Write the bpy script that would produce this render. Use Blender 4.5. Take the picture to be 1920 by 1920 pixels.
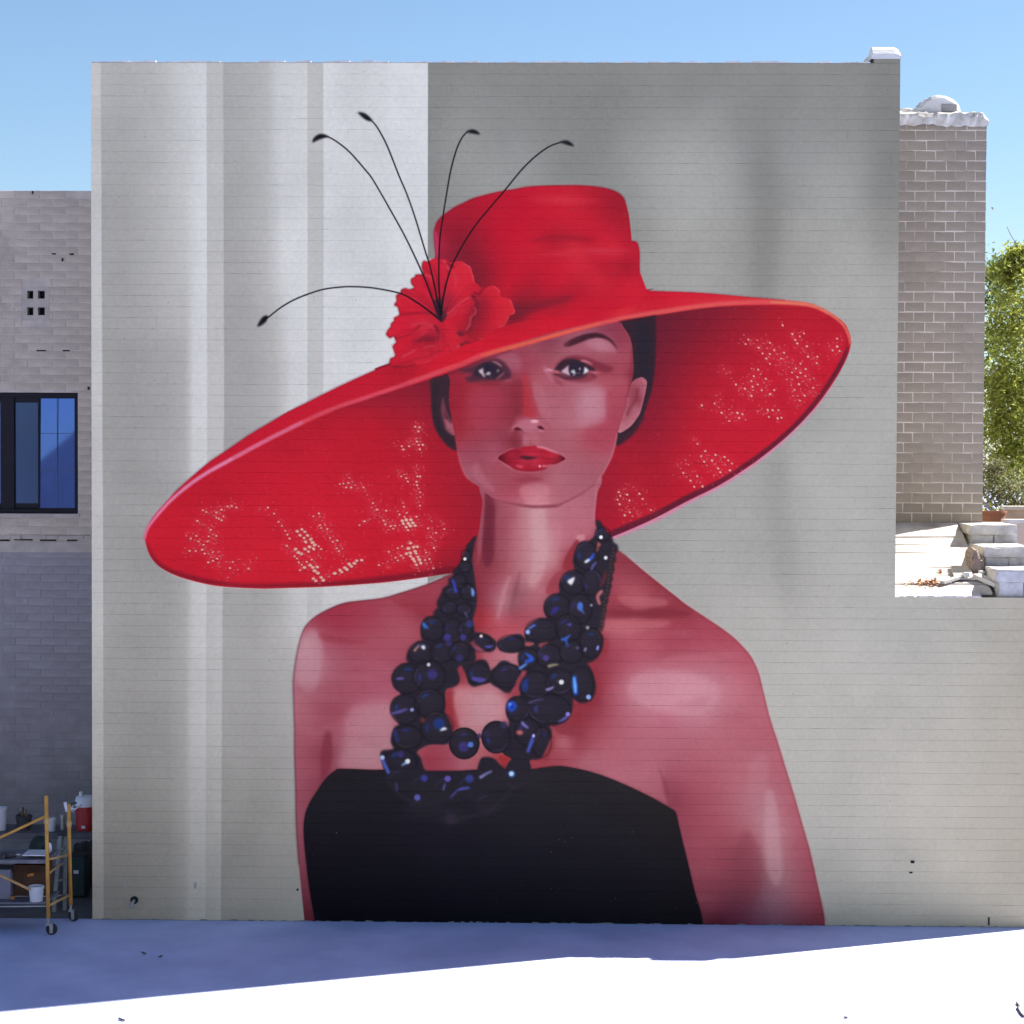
import bpy, bmesh, math, random
import numpy as np
from mathutils import Vector, Matrix, Euler

sc = bpy.context.scene
for o in list(bpy.data.objects): bpy.data.objects.remove(o)
# ------------------------------------------------------------------ camera, sky, sun, exposure
cam_d = bpy.data.cameras.new("camera"); cam = bpy.data.objects.new("camera", cam_d)
sc.collection.objects.link(cam); sc.camera = cam
cam_d.sensor_width = 36; cam_d.lens = 75; cam_d.clip_start = .1; cam_d.clip_end = 3000
CAM = Vector((5.2071, -24.0434, 5.4075)); cam.location = CAM
cam.rotation_euler = (1.5399, -.0043, .0188)
SUN_AZ, SUN_EL = 23.7, 43.0        # degrees; azimuth from +X towards +Y (behind the wall, to the right)
world = bpy.data.worlds.new("World"); sc.world = world; world.use_nodes = True
wn = world.node_tree; bg = wn.nodes["Background"]
sky = wn.nodes.new("ShaderNodeTexSky"); sky.sky_type = 'NISHITA'; sky.sun_disc = False
sky.sun_elevation = math.radians(SUN_EL); sky.sun_rotation = math.radians(90-SUN_AZ)
sky.altitude = 400; sky.air_density = 1.0; sky.dust_density = .3; sky.ozone_density = 4.2
wn.links.new(sky.outputs[0], bg.inputs[0]); bg.inputs[1].default_value = .05
sun_d = bpy.data.lights.new("sun", 'SUN'); sun = bpy.data.objects.new("sun", sun_d); sc.collection.objects.link(sun)
sun_d.energy = 5.0; sun_d.angle = math.radians(.53); sun_d.color = (1, .95, .87)
sv = Vector((math.cos(math.radians(SUN_AZ))*math.cos(math.radians(SUN_EL)), math.sin(math.radians(SUN_AZ))*math.cos(math.radians(SUN_EL)), math.sin(math.radians(SUN_EL))))
sun.rotation_euler = sv.to_track_quat('Z', 'Y').to_euler(); sun.location = (30, 20, 40)
vs = sc.view_settings
vs.view_transform = 'Standard'; vs.look = 'None'; vs.gamma = 1; vs.use_curve_mapping = False; vs.exposure = 1.62
sc.cycles.max_bounces = 8; sc.cycles.diffuse_bounces = 5; sc.cycles.use_denoising = True
rnd = random.Random(7)

CR = cam.rotation_euler.to_matrix()
def at(px, py, Y):                 # a point of the 1920 px photograph at depth Y -> world (used to measure the place)
    d = CR @ Vector(((px-960)/4000, (960-py)/4000, -1)); return CAM+d*((Y-CAM.y)/d.y)
def srgb(*c):
    f = lambda v: v/12.92 if v <= .04045 else ((v+.055)/1.055)**2.4
    return tuple(f(v/255) for v in c)

# ------------------------------------------------------------------ materials
def mat(name, col, rough=.8, var=.12, scale=6.0, bump=0.0, bscale=60.0, metal=0.0, spec=.3, col2=None, detail=5):
    m = bpy.data.materials.new(name); m.use_nodes = True
    nt = m.node_tree; b = nt.nodes["Principled BSDF"]
    b.inputs["Roughness"].default_value = rough; b.inputs["Metallic"].default_value = metal
    b.inputs["Specular IOR Level"].default_value = spec
    tc = nt.nodes.new("ShaderNodeTexCoord"); n = nt.nodes.new("ShaderNodeTexNoise")
    n.inputs["Scale"].default_value = scale; n.inputs["Detail"].default_value = detail; n.inputs["Roughness"].default_value = .6
    nt.links.new(tc.outputs["Object"], n.inputs["Vector"])
    r = nt.nodes.new("ShaderNodeValToRGB"); nt.links.new(n.outputs["Fac"], r.inputs[0])
    c2 = col2 or tuple(min(1, c*(1+var)) for c in col); c1 = tuple(c*(1-var) for c in col)
    r.color_ramp.elements[0].position = .3; r.color_ramp.elements[1].position = .7
    r.color_ramp.elements[0].color = (*c1, 1); r.color_ramp.elements[1].color = (*c2, 1)
    nt.links.new(r.outputs[0], b.inputs["Base Color"])
    if bump:
        n2 = nt.nodes.new("ShaderNodeTexNoise"); n2.inputs["Scale"].default_value = bscale; n2.inputs["Detail"].default_value = 4
        nt.links.new(tc.outputs["Object"], n2.inputs["Vector"])
        bp = nt.nodes.new("ShaderNodeBump"); bp.inputs["Strength"].default_value = bump; bp.inputs["Distance"].default_value = .01
        nt.links.new(n2.outputs["Fac"], bp.inputs["Height"]); nt.links.new(bp.outputs[0], b.inputs["Normal"])
    return m
def vary_by_object(m, amt=.18, hue=0.02):  # each brick, leaf ... its own shade
    nt = m.node_tree; b = nt.nodes["Principled BSDF"]; l = b.inputs["Base Color"].links[0]; src = l.from_socket
    oi = nt.nodes.new("ShaderNodeObjectInfo"); at_ = nt.nodes.new("ShaderNodeAttribute"); at_.attribute_name = "shade"
    add = nt.nodes.new("ShaderNodeMath"); add.operation = 'ADD'; nt.links.new(oi.outputs["Random"], add.inputs[0]); nt.links.new(at_.outputs["Fac"], add.inputs[1])
    fr = nt.nodes.new("ShaderNodeMath"); fr.operation = 'FRACT'; nt.links.new(add.outputs[0], fr.inputs[0])
    mr = nt.nodes.new("ShaderNodeMapRange"); mr.inputs[3].default_value = 1-amt; mr.inputs[4].default_value = 1+amt; nt.links.new(fr.outputs[0], mr.inputs[0])
    hs = nt.nodes.new("ShaderNodeHueSaturation"); nt.links.new(src, hs.inputs["Color"]); nt.links.new(mr.outputs[0], hs.inputs["Value"])
    nt.links.new(hs.outputs[0], b.inputs["Base Color"])
    return m

# ------------------------------------------------------------------ mesh helpers
def link(o, parent=None):
    sc.collection.objects.link(o)
    if parent is not None: o.parent = parent
    return o
class MB:
    def __init__(s): s.v = []; s.f = []; s.sh = []; s.cur = 0.0
    def add(s, vs, fs):
        k = len(s.v); s.v += [tuple(v) for v in vs]; s.f += [tuple(i+k for i in f) for f in fs]; s.sh += [s.cur]*len(fs)
    def box(s, a, b, M=None):
        x0, y0, z0 = a; x1, y1, z1 = b
        vs = [(x0, y0, z0), (x1, y0, z0), (x1, y1, z0), (x0, y1, z0), (x0, y0, z1), (x1, y0, z1), (x1, y1, z1), (x0, y1, z1)]
        if M is not None: vs = [M @ Vector(v) for v in vs]
        s.add(vs, [(0, 3, 2, 1), (4, 5, 6, 7), (0, 1, 5, 4), (1, 2, 6, 5), (2, 3, 7, 6), (3, 0, 4, 7)])
    def brick(s, x0, x1, z0, z1, yf, yb, bv=.004, dz=(0, 0, 0, 0), bx=None):  # front face with chamfered edge, facing -Y
        bx = bv if bx is None else bx
        vs = [(x0, yf+bv, z0), (x1, yf+bv, z0), (x1, yf+bv, z1), (x0, yf+bv, z1), (x0+bx, yf+dz[0], z0+bv), (x1-bx, yf+dz[1], z0+bv), (x1-bx, yf+dz[2], z1-bv), (x0+bx, yf+dz[3], z1-bv), (x0, yb, z0), (x1, yb, z0), (x1, yb, z1), (x0, yb, z1)]
        s.add(vs, [(4, 5, 6, 7), (0, 1, 5, 4), (1, 2, 6, 5), (2, 3, 7, 6), (3, 0, 4, 7), (0, 8, 9, 1), (1, 9, 10, 2), (2, 10, 11, 3), (3, 11, 8, 0)])
    def tube(s, pts, r, n=10, caps=True):
        pts = [Vector(p) for p in pts]; rs = r if isinstance(r, (list, tuple)) else [r]*len(pts); rings = []
        up = None
        for i, p in enumerate(pts):
            d = (pts[min(i+1, len(pts)-1)]-pts[max(i-1, 0)]).normalized()
            if up is None: up = d.orthogonal().normalized()
            u = (up-d*up.dot(d)).normalized(); w = d.cross(u); up = u
            rings.append([p+(u*math.cos(2*math.pi*k/n)+w*math.sin(2*math.pi*k/n))*rs[i] for k in range(n)])
        vs = [v for rg in rings for v in rg]; fs = []
        for i in range(len(rings)-1):
            for k in range(n): fs.append((i*n+k, i*n+(k+1) % n, (i+1)*n+(k+1) % n, (i+1)*n+k))
        if caps: fs.append(tuple(range(n))[::-1]); fs.append(tuple((len(rings)-1)*n+k for k in range(n)))
        s.add(vs, fs)
    def lathe(s, prof, n=24, c=(0, 0, 0), M=None):  # prof: (r, z)
        vs = []; fs = []
        for r, z in prof:
            for k in range(n):
                v = Vector((r*math.cos(2*math.pi*k/n), r*math.sin(2*math.pi*k/n), z))
                vs.append((M @ v if M is not None else v)+Vector(c))
        for i in range(len(prof)-1):
            for k in range(n): fs.append((i*n+k, i*n+(k+1) % n, (i+1)*n+(k+1) % n, (i+1)*n+k))
        s.add(vs, fs)
    def build(s, name, m, parent=None, smooth=False, bevel=0.0, kind=None, rough=0.0):
        me = bpy.data.meshes.new(name); me.from_pydata(s.v, [], s.f); me.update()
        if any(s.sh):
            a = me.attributes.new("shade", 'FLOAT', 'FACE'); a.data.foreach_set("value", s.sh)
        if bevel:
            bm = bmesh.new(); bm.from_mesh(me); bmesh.ops.remove_doubles(bm, verts=bm.verts, dist=1e-5)
            es = [e for e in bm.edges if len(e.link_faces) == 2 and e.calc_face_angle(0) > .6]
            bmesh.ops.bevel(bm, geom=es, offset=bevel, segments=2, affect='EDGES', profile=.6)
            if rough:                  # hand-plastered: cut finer and unevened
                bmesh.ops.triangulate(bm, faces=bm.faces[:]); bmesh.ops.subdivide_edges(bm, edges=[e for e in bm.edges if e.calc_length() > .1], cuts=3)
                for v in bm.verts: v.co += Vector((rnd.uniform(-rough, rough), rnd.uniform(-rough, rough), rnd.uniform(-rough, rough)))
                bmesh.ops.triangulate(bm, faces=bm.faces[:])
            bm.to_mesh(me); bm.free()
        me.materials.append(m)
        if smooth: me.polygons.foreach_set("use_smooth", [True]*len(me.polygons))
        o = bpy.data.objects.new(name, me); link(o, parent)
        q = parent
        while q is not None: o.location -= q.location; q = q.parent   # vertices stay in world units under any parent
        if kind: o["kind"] = kind
        return o
def tag(o, label, cat, group=None):
    o["label"] = label; o["category"] = cat
    if group: o["group"] = group
    return o
def thing(name, label, cat, loc=(0, 0, 0), rz=0.0, group=None):
    o = bpy.data.objects.new(name, None); o.empty_display_size = .1; o.location = loc; o.rotation_euler = (0, 0, rz)
    link(o); return tag(o, label, cat, group)
def copy_piece(src, parent, loc, rot=None):
    c = src.copy(); sc.collection.objects.link(c); c.parent = parent; c.location = loc
    if rot: c.rotation_euler = rot
    return c
# ---------------------------------------------------------------- mural paint (numpy)
TS = 166.6667                      # texture pixels per metre of wall
MW, MH = 11.4, 10.0                # metres of wall the paint sheet covers
TW, TH = int(MW*TS), int(MH*TS)
def homography(src, dst):
    A = []
    for (x, y), (u, v) in zip(src, dst):
        A.append([x, y, 1, 0, 0, 0, -u*x, -u*y, -u]); A.append([0, 0, 0, x, y, 1, -v*x, -v*y, -v])
    return np.linalg.svd(np.array(A, float))[2][-1].reshape(3, 3)
HM = homography([(170, 116), (1687.5, 119), (174, 1723), (1673, 1737)],
                [(0, 9.7), (9.074, 9.7), (0, 0), (9.074, 0)])
def wall_xy(p):                     # traced point -> metres on the wall
    p = np.atleast_2d(np.asarray(p, float))
    q = np.c_[p, np.ones(len(p))] @ HM.T
    return q[:, :2]/q[:, 2:]
def tp(p):                          # traced point -> texture pixel (row 0 = top)
    w = wall_xy(p)
    return np.c_[w[:, 0]*TS, TH - w[:, 1]*TS]
CV = np.zeros((TH, TW, 3), np.float32)
def warm_red(c):                    # the red paint is a touch warmer and brighter than first mixed
    c = np.array(c, np.float32); k = np.clip((c[..., 0]-110)/60, 0, 1)*np.clip((70-c[..., 1])/30, 0, 1)*np.clip((84-c[..., 2])/20, 0, 1)
    return c*(1+k[..., None]*np.array([.065, .02, -.10], np.float32))
def C(*c): return warm_red(c)/255.0
def smooth(pts, closed=True, n=6):
    P = np.asarray(pts, float)
    if len(P) < 3: return P
    if closed: Q = np.r_[P[-1:], P, P[:2]]
    else: Q = np.r_[P[:1], P, P[-1:]]
    out = []
    t = np.linspace(0, 1, n, endpoint=False)[:, None]
    for i in range(len(Q)-3):
        a, b, c, d = Q[i:i+4]
        out.append(.5*(2*b+(c-a)*t+(2*a-5*b+4*c-d)*t*t+(3*b-a-3*c+d)*t**3))
    if not closed: out.append(P[-1:])
    return np.concatenate(out)
def blur1(a, r, ax):
    if r < 1: return a
    r = int(r); k = 2*r+1
    pad = [(0, 0)]*a.ndim; pad[ax] = (r+1, r)
    c = np.cumsum(np.pad(a, pad, mode='edge'), axis=ax, dtype=np.float64)
    n = a.shape[ax]
    return ((np.take(c, range(k, k+n), ax)-np.take(c, range(0, n), ax))/k).astype(np.float32)
def blur(a, s):                     # about a gaussian of sigma s
    r = max(1, int(round(s*.98)))
    for _ in range(3): a = blur1(blur1(a, r, 0), r, 1)
    return a
def poly_mask(P, soft=0.0, SS=3):   # P texture px; returns (mask, y0, x0)
    m = int(3*soft)+3
    x0 = max(0, int(P[:, 0].min())-m); x1 = min(TW, int(P[:, 0].max())+m+2)
    y0 = max(0, int(P[:, 1].min())-m); y1 = min(TH, int(P[:, 1].max())+m+2)
    if x1-x0 < 2 or y1-y0 < 2: return np.zeros((1, 1), np.float32), 0, 0
    w, h = x1-x0, y1-y0
    acc = np.zeros((h*SS, w+2))
    A = P; B = np.roll(P, -1, 0)
    ya, yb = (A[:, 1]-y0)*SS, (B[:, 1]-y0)*SS
    xa, xb = A[:, 0]-x0, B[:, 0]-x0
    rows, xs, sg = [], [], []
    for i in range(len(P)):
        lo, hi = (ya[i], yb[i]) if ya[i] < yb[i] else (yb[i], ya[i])
        r = np.arange(max(0, int(np.ceil(lo-.5))), min(h*SS-1, int(np.ceil(hi-.5))-1)+1)
        if len(r) == 0: continue
        t = (r+.5-ya[i])/(yb[i]-ya[i])
        rows.append(r); xs.append(xa[i]+t*(xb[i]-xa[i])); sg.append(np.full(len(r), 1.0 if yb[i] > ya[i] else -1.0))
    if not rows: return np.zeros((1, 1), np.float32), 0, 0
    rows = np.concatenate(rows); xs = np.clip(np.concatenate(xs), 0, w); sg = np.concatenate(sg)
    xi = xs.astype(int); fr = xs-xi
    np.add.at(acc, (rows, xi), sg*(1-fr)); np.add.at(acc, (rows, xi+1), sg*fr)
    acc = np.abs(np.cumsum(acc, 1))[:, :w]
    mask = np.clip(acc, 0, 1).reshape(h, SS, w).mean(1).astype(np.float32)
    if soft > 0: mask = blur(mask, soft)
    return mask, y0, x0
def put(mask, y0, x0, col, a=1.0, clip=None):
    h, w = mask.shape
    m = mask*a
    if clip is not None: m = m*clip[y0:y0+h, x0:x0+w]
    V = CV[y0:y0+h, x0:x0+w]
    V += (col-V)*m[..., None]
def fill(pts, col, soft=0.0, a=1.0, clip=None, sm=True, n=6, o=None, s=1.0):
    P = np.asarray(pts, float)
    if o is not None: P = P/s+np.array(o)
    if sm: P = smooth(P, True, n)
    m, y, x = poly_mask(tp(P), soft)
    put(m, y, x, C(*col), a, clip)
def full_mask(pts, soft=0.0, sm=True, n=6):
    P = smooth(pts, True, n) if sm else np.asarray(pts, float)
    m, y, x = poly_mask(tp(P), soft)
    M = np.zeros((TH, TW), np.float32); M[y:y+m.shape[0], x:x+m.shape[1]] = m
    return M
def stroke(pts, w, col, soft=0.0, a=1.0, clip=None, o=None, s=1.0, n=6):
    P = np.asarray(pts, float)
    if o is not None: P = P/s+np.array(o)
    P = tp(smooth(P, False, n))
    L = len(P)
    ww = np.interp(np.linspace(0, 1, L), np.linspace(0, 1, len(w)), w)/2 if np.ndim(w) else np.full(L, w/2.0)
    m = int(ww.max()+3*soft)+3
    x0 = max(0, int(P[:, 0].min())-m); x1 = min(TW, int(P[:, 0].max())+m+1)
    y0 = max(0, int(P[:, 1].min())-m); y1 = min(TH, int(P[:, 1].max())+m+1)
    if x1-x0 < 2 or y1-y0 < 2: return
    M = np.zeros((y1-y0, x1-x0), np.float32)
    for i in range(L-1):
        (ax, ay), (bx, by) = P[i], P[i+1]
        r = max(ww[i], ww[i+1])+2
        u0, u1 = max(x0, int(min(ax, bx)-r)), min(x1, int(max(ax, bx)+r)+2)
        v0, v1 = max(y0, int(min(ay, by)-r)), min(y1, int(max(ay, by)+r)+2)
        if u1 <= u0 or v1 <= v0: continue
        X = np.arange(u0, u1)[None]+.5; Y = np.arange(v0, v1)[:, None]+.5
        dx, dy = bx-ax, by-ay
        t = np.clip(((X-ax)*dx+(Y-ay)*dy)/max(1e-6, dx*dx+dy*dy), 0, 1)
        d = np.hypot(X-ax-t*dx, Y-ay-t*dy)
        k = np.clip(ww[i]+(ww[i+1]-ww[i])*t-d+.5, 0, 1)
        S = M[v0-y0:v1-y0, u0-x0:u1-x0]; np.maximum(S, k, out=S)
    if soft > 0: M = blur(M, soft)
    put(M, y0, x0, C(*col), a, clip)
def blob(x, y, rx, ry, col, a=1.0, rot=0.0, soft=.6, clip=None, o=None, s=1.0):
    if o is not None: x, y = x/s+o[0], y/s+o[1]
    (cx, cy), = tp((x, y))
    m = max(rx, ry)*(1+soft)+2
    x0, x1 = max(0, int(cx-m)), min(TW, int(cx+m)+2); y0, y1 = max(0, int(cy-m)), min(TH, int(cy+m)+2)
    if x1 <= x0 or y1 <= y0: return
    X = np.arange(x0, x1)[None]+.5-cx; Y = np.arange(y0, y1)[:, None]+.5-cy
    c, sn = math.cos(math.radians(rot)), math.sin(math.radians(rot))
    d = np.sqrt(((X*c+Y*sn)/rx)**2+((-X*sn+Y*c)/ry)**2)
    k = np.clip((1+soft-d)/(2*soft), 0, 1) if soft > .05 else np.clip((1-d)*min(rx, ry)+.5, 0, 1)
    k = (k*k*(3-2*k)).astype(np.float32)
    put(k, y0, x0, C(*col), a, clip)
def field(mask, samples, eps=14.0, step=4, lam=3.0):  # smooth colour field through sampled paint colours
    ys, xs = np.nonzero(mask > .001)
    y0, y1, x0, x1 = ys.min(), ys.max()+1, xs.min(), xs.max()+1
    S = np.array([s[:2] for s in samples], float); V = warm_red([s[2] for s in samples]).astype(float)/255
    T = tp(S)
    phi = lambda r: -np.sqrt(r*r+eps*eps)
    D = np.hypot(T[:, None, 0]-T[None, :, 0], T[:, None, 1]-T[None, :, 1])
    N = len(T)
    A = np.zeros((N+1, N+1)); A[:N, :N] = phi(D)+lam*np.eye(N); A[N, :N] = A[:N, N] = 1
    w = np.linalg.solve(A, np.r_[V, np.zeros((1, 3))])
    gx = np.arange(x0, x1+step, step); gy = np.arange(y0, y1+step, step)
    out = np.zeros((len(gy), len(gx), 3), np.float32)
    for j, yy in enumerate(gy):
        r = np.hypot(gx[:, None]-T[None, :, 0], yy-T[None, :, 1])
        out[j] = phi(r) @ w[:N]+w[N]
    fy = (np.arange(y0, y1)-y0)/step; iy = np.minimum(fy.astype(int), len(gy)-2); fy = (fy-iy)[:, None, None]
    fx = (np.arange(x0, x1)-x0)/step; ix = np.minimum(fx.astype(int), len(gx)-2); fx = (fx-ix)[None, :, None]
    R = out[iy]*(1-fy)+out[iy+1]*fy
    R = R[:, ix]*(1-fx)+R[:, ix+1]*fx
    vmin, vmax = V.min(0)-.03, V.max(0)+.03
    R = np.clip(R, vmin, vmax).astype(np.float32)
    m = mask[y0:y1, x0:x1, None]
    Vw = CV[y0:y1, x0:x1]; Vw += (R-Vw)*m
def gray(L, warm=0.0): return (L+warm*.3-.3, L-.2-warm*.1, L-warm*.6-1.5)

def paint_background():
    YY = np.arange(TH); yrow = 1723-(TH-YY-.5)*1.0       # photo-row of each texture row (near enough for soft bands)
    rows = [120, 420, 720, 1000, 1350, 1560, 1700]
    edges = [170, 188, 387, 418, 576, 606, 803]
    def lv(xs, ls): return xs, ls
    prof = {
     120: [(170, 193), (187, 193), (189, 178), (230, 176), (290, 184), (340, 199), (378, 206), (386, 206), (388, 189), (417, 190), (419, 172), (470, 176), (500, 184), (520, 198), (575, 203), (577, 190), (605, 189), (607, 209), (660, 203), (722, 206), (735, 211), (803, 212)],
     420: [(170, 195), (188, 195), (190, 164), (235, 164), (300, 182), (345, 193), (372, 207), (387, 209), (388, 188), (418, 189), (420, 166), (455, 170), (500, 186), (530, 205), (576, 208), (578, 190), (606, 190), (608, 208), (660, 204), (725, 207), (740, 212), (803, 212)],
     720: [(170, 195), (189, 196), (191, 162), (240, 161), (310, 166), (345, 176), (362, 203), (387, 205), (389, 190), (419, 191), (421, 163), (470, 168), (515, 182), (545, 204), (576, 207), (578, 192), (606, 193), (608, 207), (700, 207), (803, 210)],
     1000: [(170, 194), (190, 195), (192, 166), (250, 160), (310, 164), (345, 176), (362, 200), (386, 204), (388, 191), (417, 193), (419, 168), (480, 170), (520, 184), (550, 202), (576, 206), (578, 196), (606, 198), (608, 205), (803, 207)],
     1350: [(170, 193), (190, 194), (192, 172), (250, 165), (315, 170), (345, 182), (358, 200), (385, 204), (387, 193), (415, 196), (417, 176), (480, 174), (545, 182), (576, 190), (803, 200)],
     1560: [(170, 189), (190, 190), (192, 166), (250, 162), (315, 169), (342, 182), (358, 197), (384, 200), (386, 190), (414, 194), (416, 170), (480, 172), (545, 182), (803, 190)],
     1700: [(170, 190), (190, 190), (192, 166), (250, 165), (315, 172), (342, 185), (356, 200), (384, 202), (386, 193), (413, 198), (415, 175), (480, 178), (560, 188), (803, 190)]}
    px = np.arange(TW)+170.0
    G = np.stack([np.interp(px, *zip(*prof[r])) for r in rows])
    yi = np.interp(yrow, rows, range(len(rows)))
    i0 = np.minimum(yi.astype(int), len(rows)-2); f = (yi-i0)[:, None]
    f = f*f*(3-2*f)
    L = G[i0]*(1-f)+G[i0+1]*f
    warm = np.interp(yrow, [100, 900, 1300, 1560, 1720], [-1, 2, 5, 8, 8])[:, None]-np.clip((L-188)/20, 0, 1)*4
    L = L+np.clip((L-186)/20, 0, 1)*7
    for c, k, b in ((0, .4, .8), (1, -.1, -.2), (2, -.8, 1.0)): CV[..., c] = (L+warm*k+b)/255
    # right-hand grey, loose vertical strokes
    R = np.zeros((TH, TW), np.float32)
    P = tp([(802, 0), (802, 2000)]); xs = np.interp(np.arange(TH)+.5, P[:, 1], P[:, 0]) if P[0, 1] < P[1, 1] else None
    R[:] = np.clip(np.arange(TW)[None]+1-xs[:, None], 0, 1)
    g = []
    def r(y, *a):
        for x, l, *w in a: g.append((x, y, gray(l, w[0] if w else (-1.5 if y < 400 else 2.5))))
    r(90, (800, 136), (950, 138), (1150, 139), (1350, 140), (1550, 139), (1690, 136))
    r(220, (805, 139), (900, 145), (1020, 140), (1150, 138), (1280, 146), (1420, 141), (1560, 145), (1640, 136), (1690, 133))
    r(330, (805, 138), (870, 151), (960, 152), (1080, 140), (1180, 150), (1230, 160), (1300, 166), (1360, 160), (1400, 147), (1432, 138), (1470, 146), (1540, 158), (1600, 152), (1645, 138), (1690, 135))
    r(430, (808, 138), (1215, 150), (1260, 164), (1320, 164), (1380, 156), (1432, 138), (1480, 156), (1560, 166), (1620, 160), (1680, 147))
    r(530, (1240, 158), (1330, 162), (1395, 150), (1430, 142), (1475, 158), (1560, 168), (1680, 165))
    r(680, (1620, 171), (1680, 172)); r(820, (1500, 168), (1560, 173), (1680, 173))
    r(800, (1545, 165)); r(880, (1425, 165), (1455, 160), (1500, 172), (1600, 176), (1680, 172))
    r(960, (1300, 164), (1400, 168), (1455, 160), (1500, 171), (1600, 177), (1680, 172))
    r(1060, (1190, 160, 4), (1280, 172, 4), (1440, 167, 4), (1475, 163, 4), (1550, 177, 4), (1660, 175))
    r(1180, (1300, 174, 5), (1450, 178, 5), (1600, 181, 4), (1700, 176, 3), (1800, 176, 5), (1900, 166, 8))
    r(1330, (1450, 184, 6), (1600, 184, 6), (1750, 180, 6), (1840, 178, 9), (1915, 170, 12))
    r(1500, (1500, 187, 6), (1620, 187, 7), (1760, 185, 9), (1850, 180, 12), (1915, 170, 12))
    r(1640, (1540, 183, 4), (1650, 185, 5), (1780, 184, 10), (1860, 178, 13), (1915, 168, 12), (2080, 168, 12))
    r(1720, (1560, 180, 2), (1650, 182, 3), (1780, 182, 6), (1900, 176, 9))
    field(R, g, eps=22, step=6)
    for x, y, rx, ry, l, a in ((1260, 330, 52, 90, 170, .5), (1330, 300, 40, 60, 168, .3), (1432, 420, 22, 150, 132, .45), (1600, 300, 38, 120, 160, .3), (1660, 250, 30, 190, 130, .4),
                               (1458, 880, 18, 150, 152, .45), (1475, 1060, 16, 70, 156, .4), (1550, 620, 25, 120, 175, .3), (1230, 1040, 60, 60, 158, .35), (870, 300, 40, 120, 156, .4), (1085, 250, 60, 90, 134, .4), (1190, 270, 30, 60, 155, .3)):
        blob(x, y, rx, ry, gray(l, 2), a, soft=.9, clip=R)

RIM = [(271, 1010), (277, 990), (293, 968), (318, 940), (348, 914), (385, 888), (437, 859), (500, 825), (566, 792), (625, 766), (700, 741), (767, 718), (825, 697), (868, 682), (903, 667), (934, 658), (1000, 640), (1062, 623), (1125, 607), (1175, 596), (1240, 585), (1310, 575), (1380, 568.5), (1440, 567), (1484, 569), (1522, 574), (1553, 588), (1578, 607), (1590, 628), (1594, 645)]
RIMW = [4, 5, 5, 6, 7, 7.5, 8, 8, 8.5, 8.5, 8.5, 8.5, 9, 9, 9, 9, 8, 8, 8, 9, 9, 8, 8, 8, 8, 6, 5, 4, 4, 3]
def paint_rim(i, j):
    stroke(RIM[i:j], RIMW[i:j], (216, 66, 78), .7, .95)
    def rim_c(p, q, c, w, a=.9):
        p, q = max(p, i), min(q, j)
        if q-p > 1: stroke(RIM[p:q], w, c, 1.0, a)
    rim_c(0, 9, (226, 142, 186), [3, 5, 6, 5], .9); rim_c(6, 13, (214, 78, 106), [3, 5, 4], .7)
    rim_c(14, 19, (224, 100, 74), [3, 6, 6, 3], .9); rim_c(17, 27, (228, 104, 92), [2, 4, 5, 5, 4, 3], .6); rim_c(23, 30, (226, 128, 96), [4, 5, 4, 3, 2.5], .85)

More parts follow.
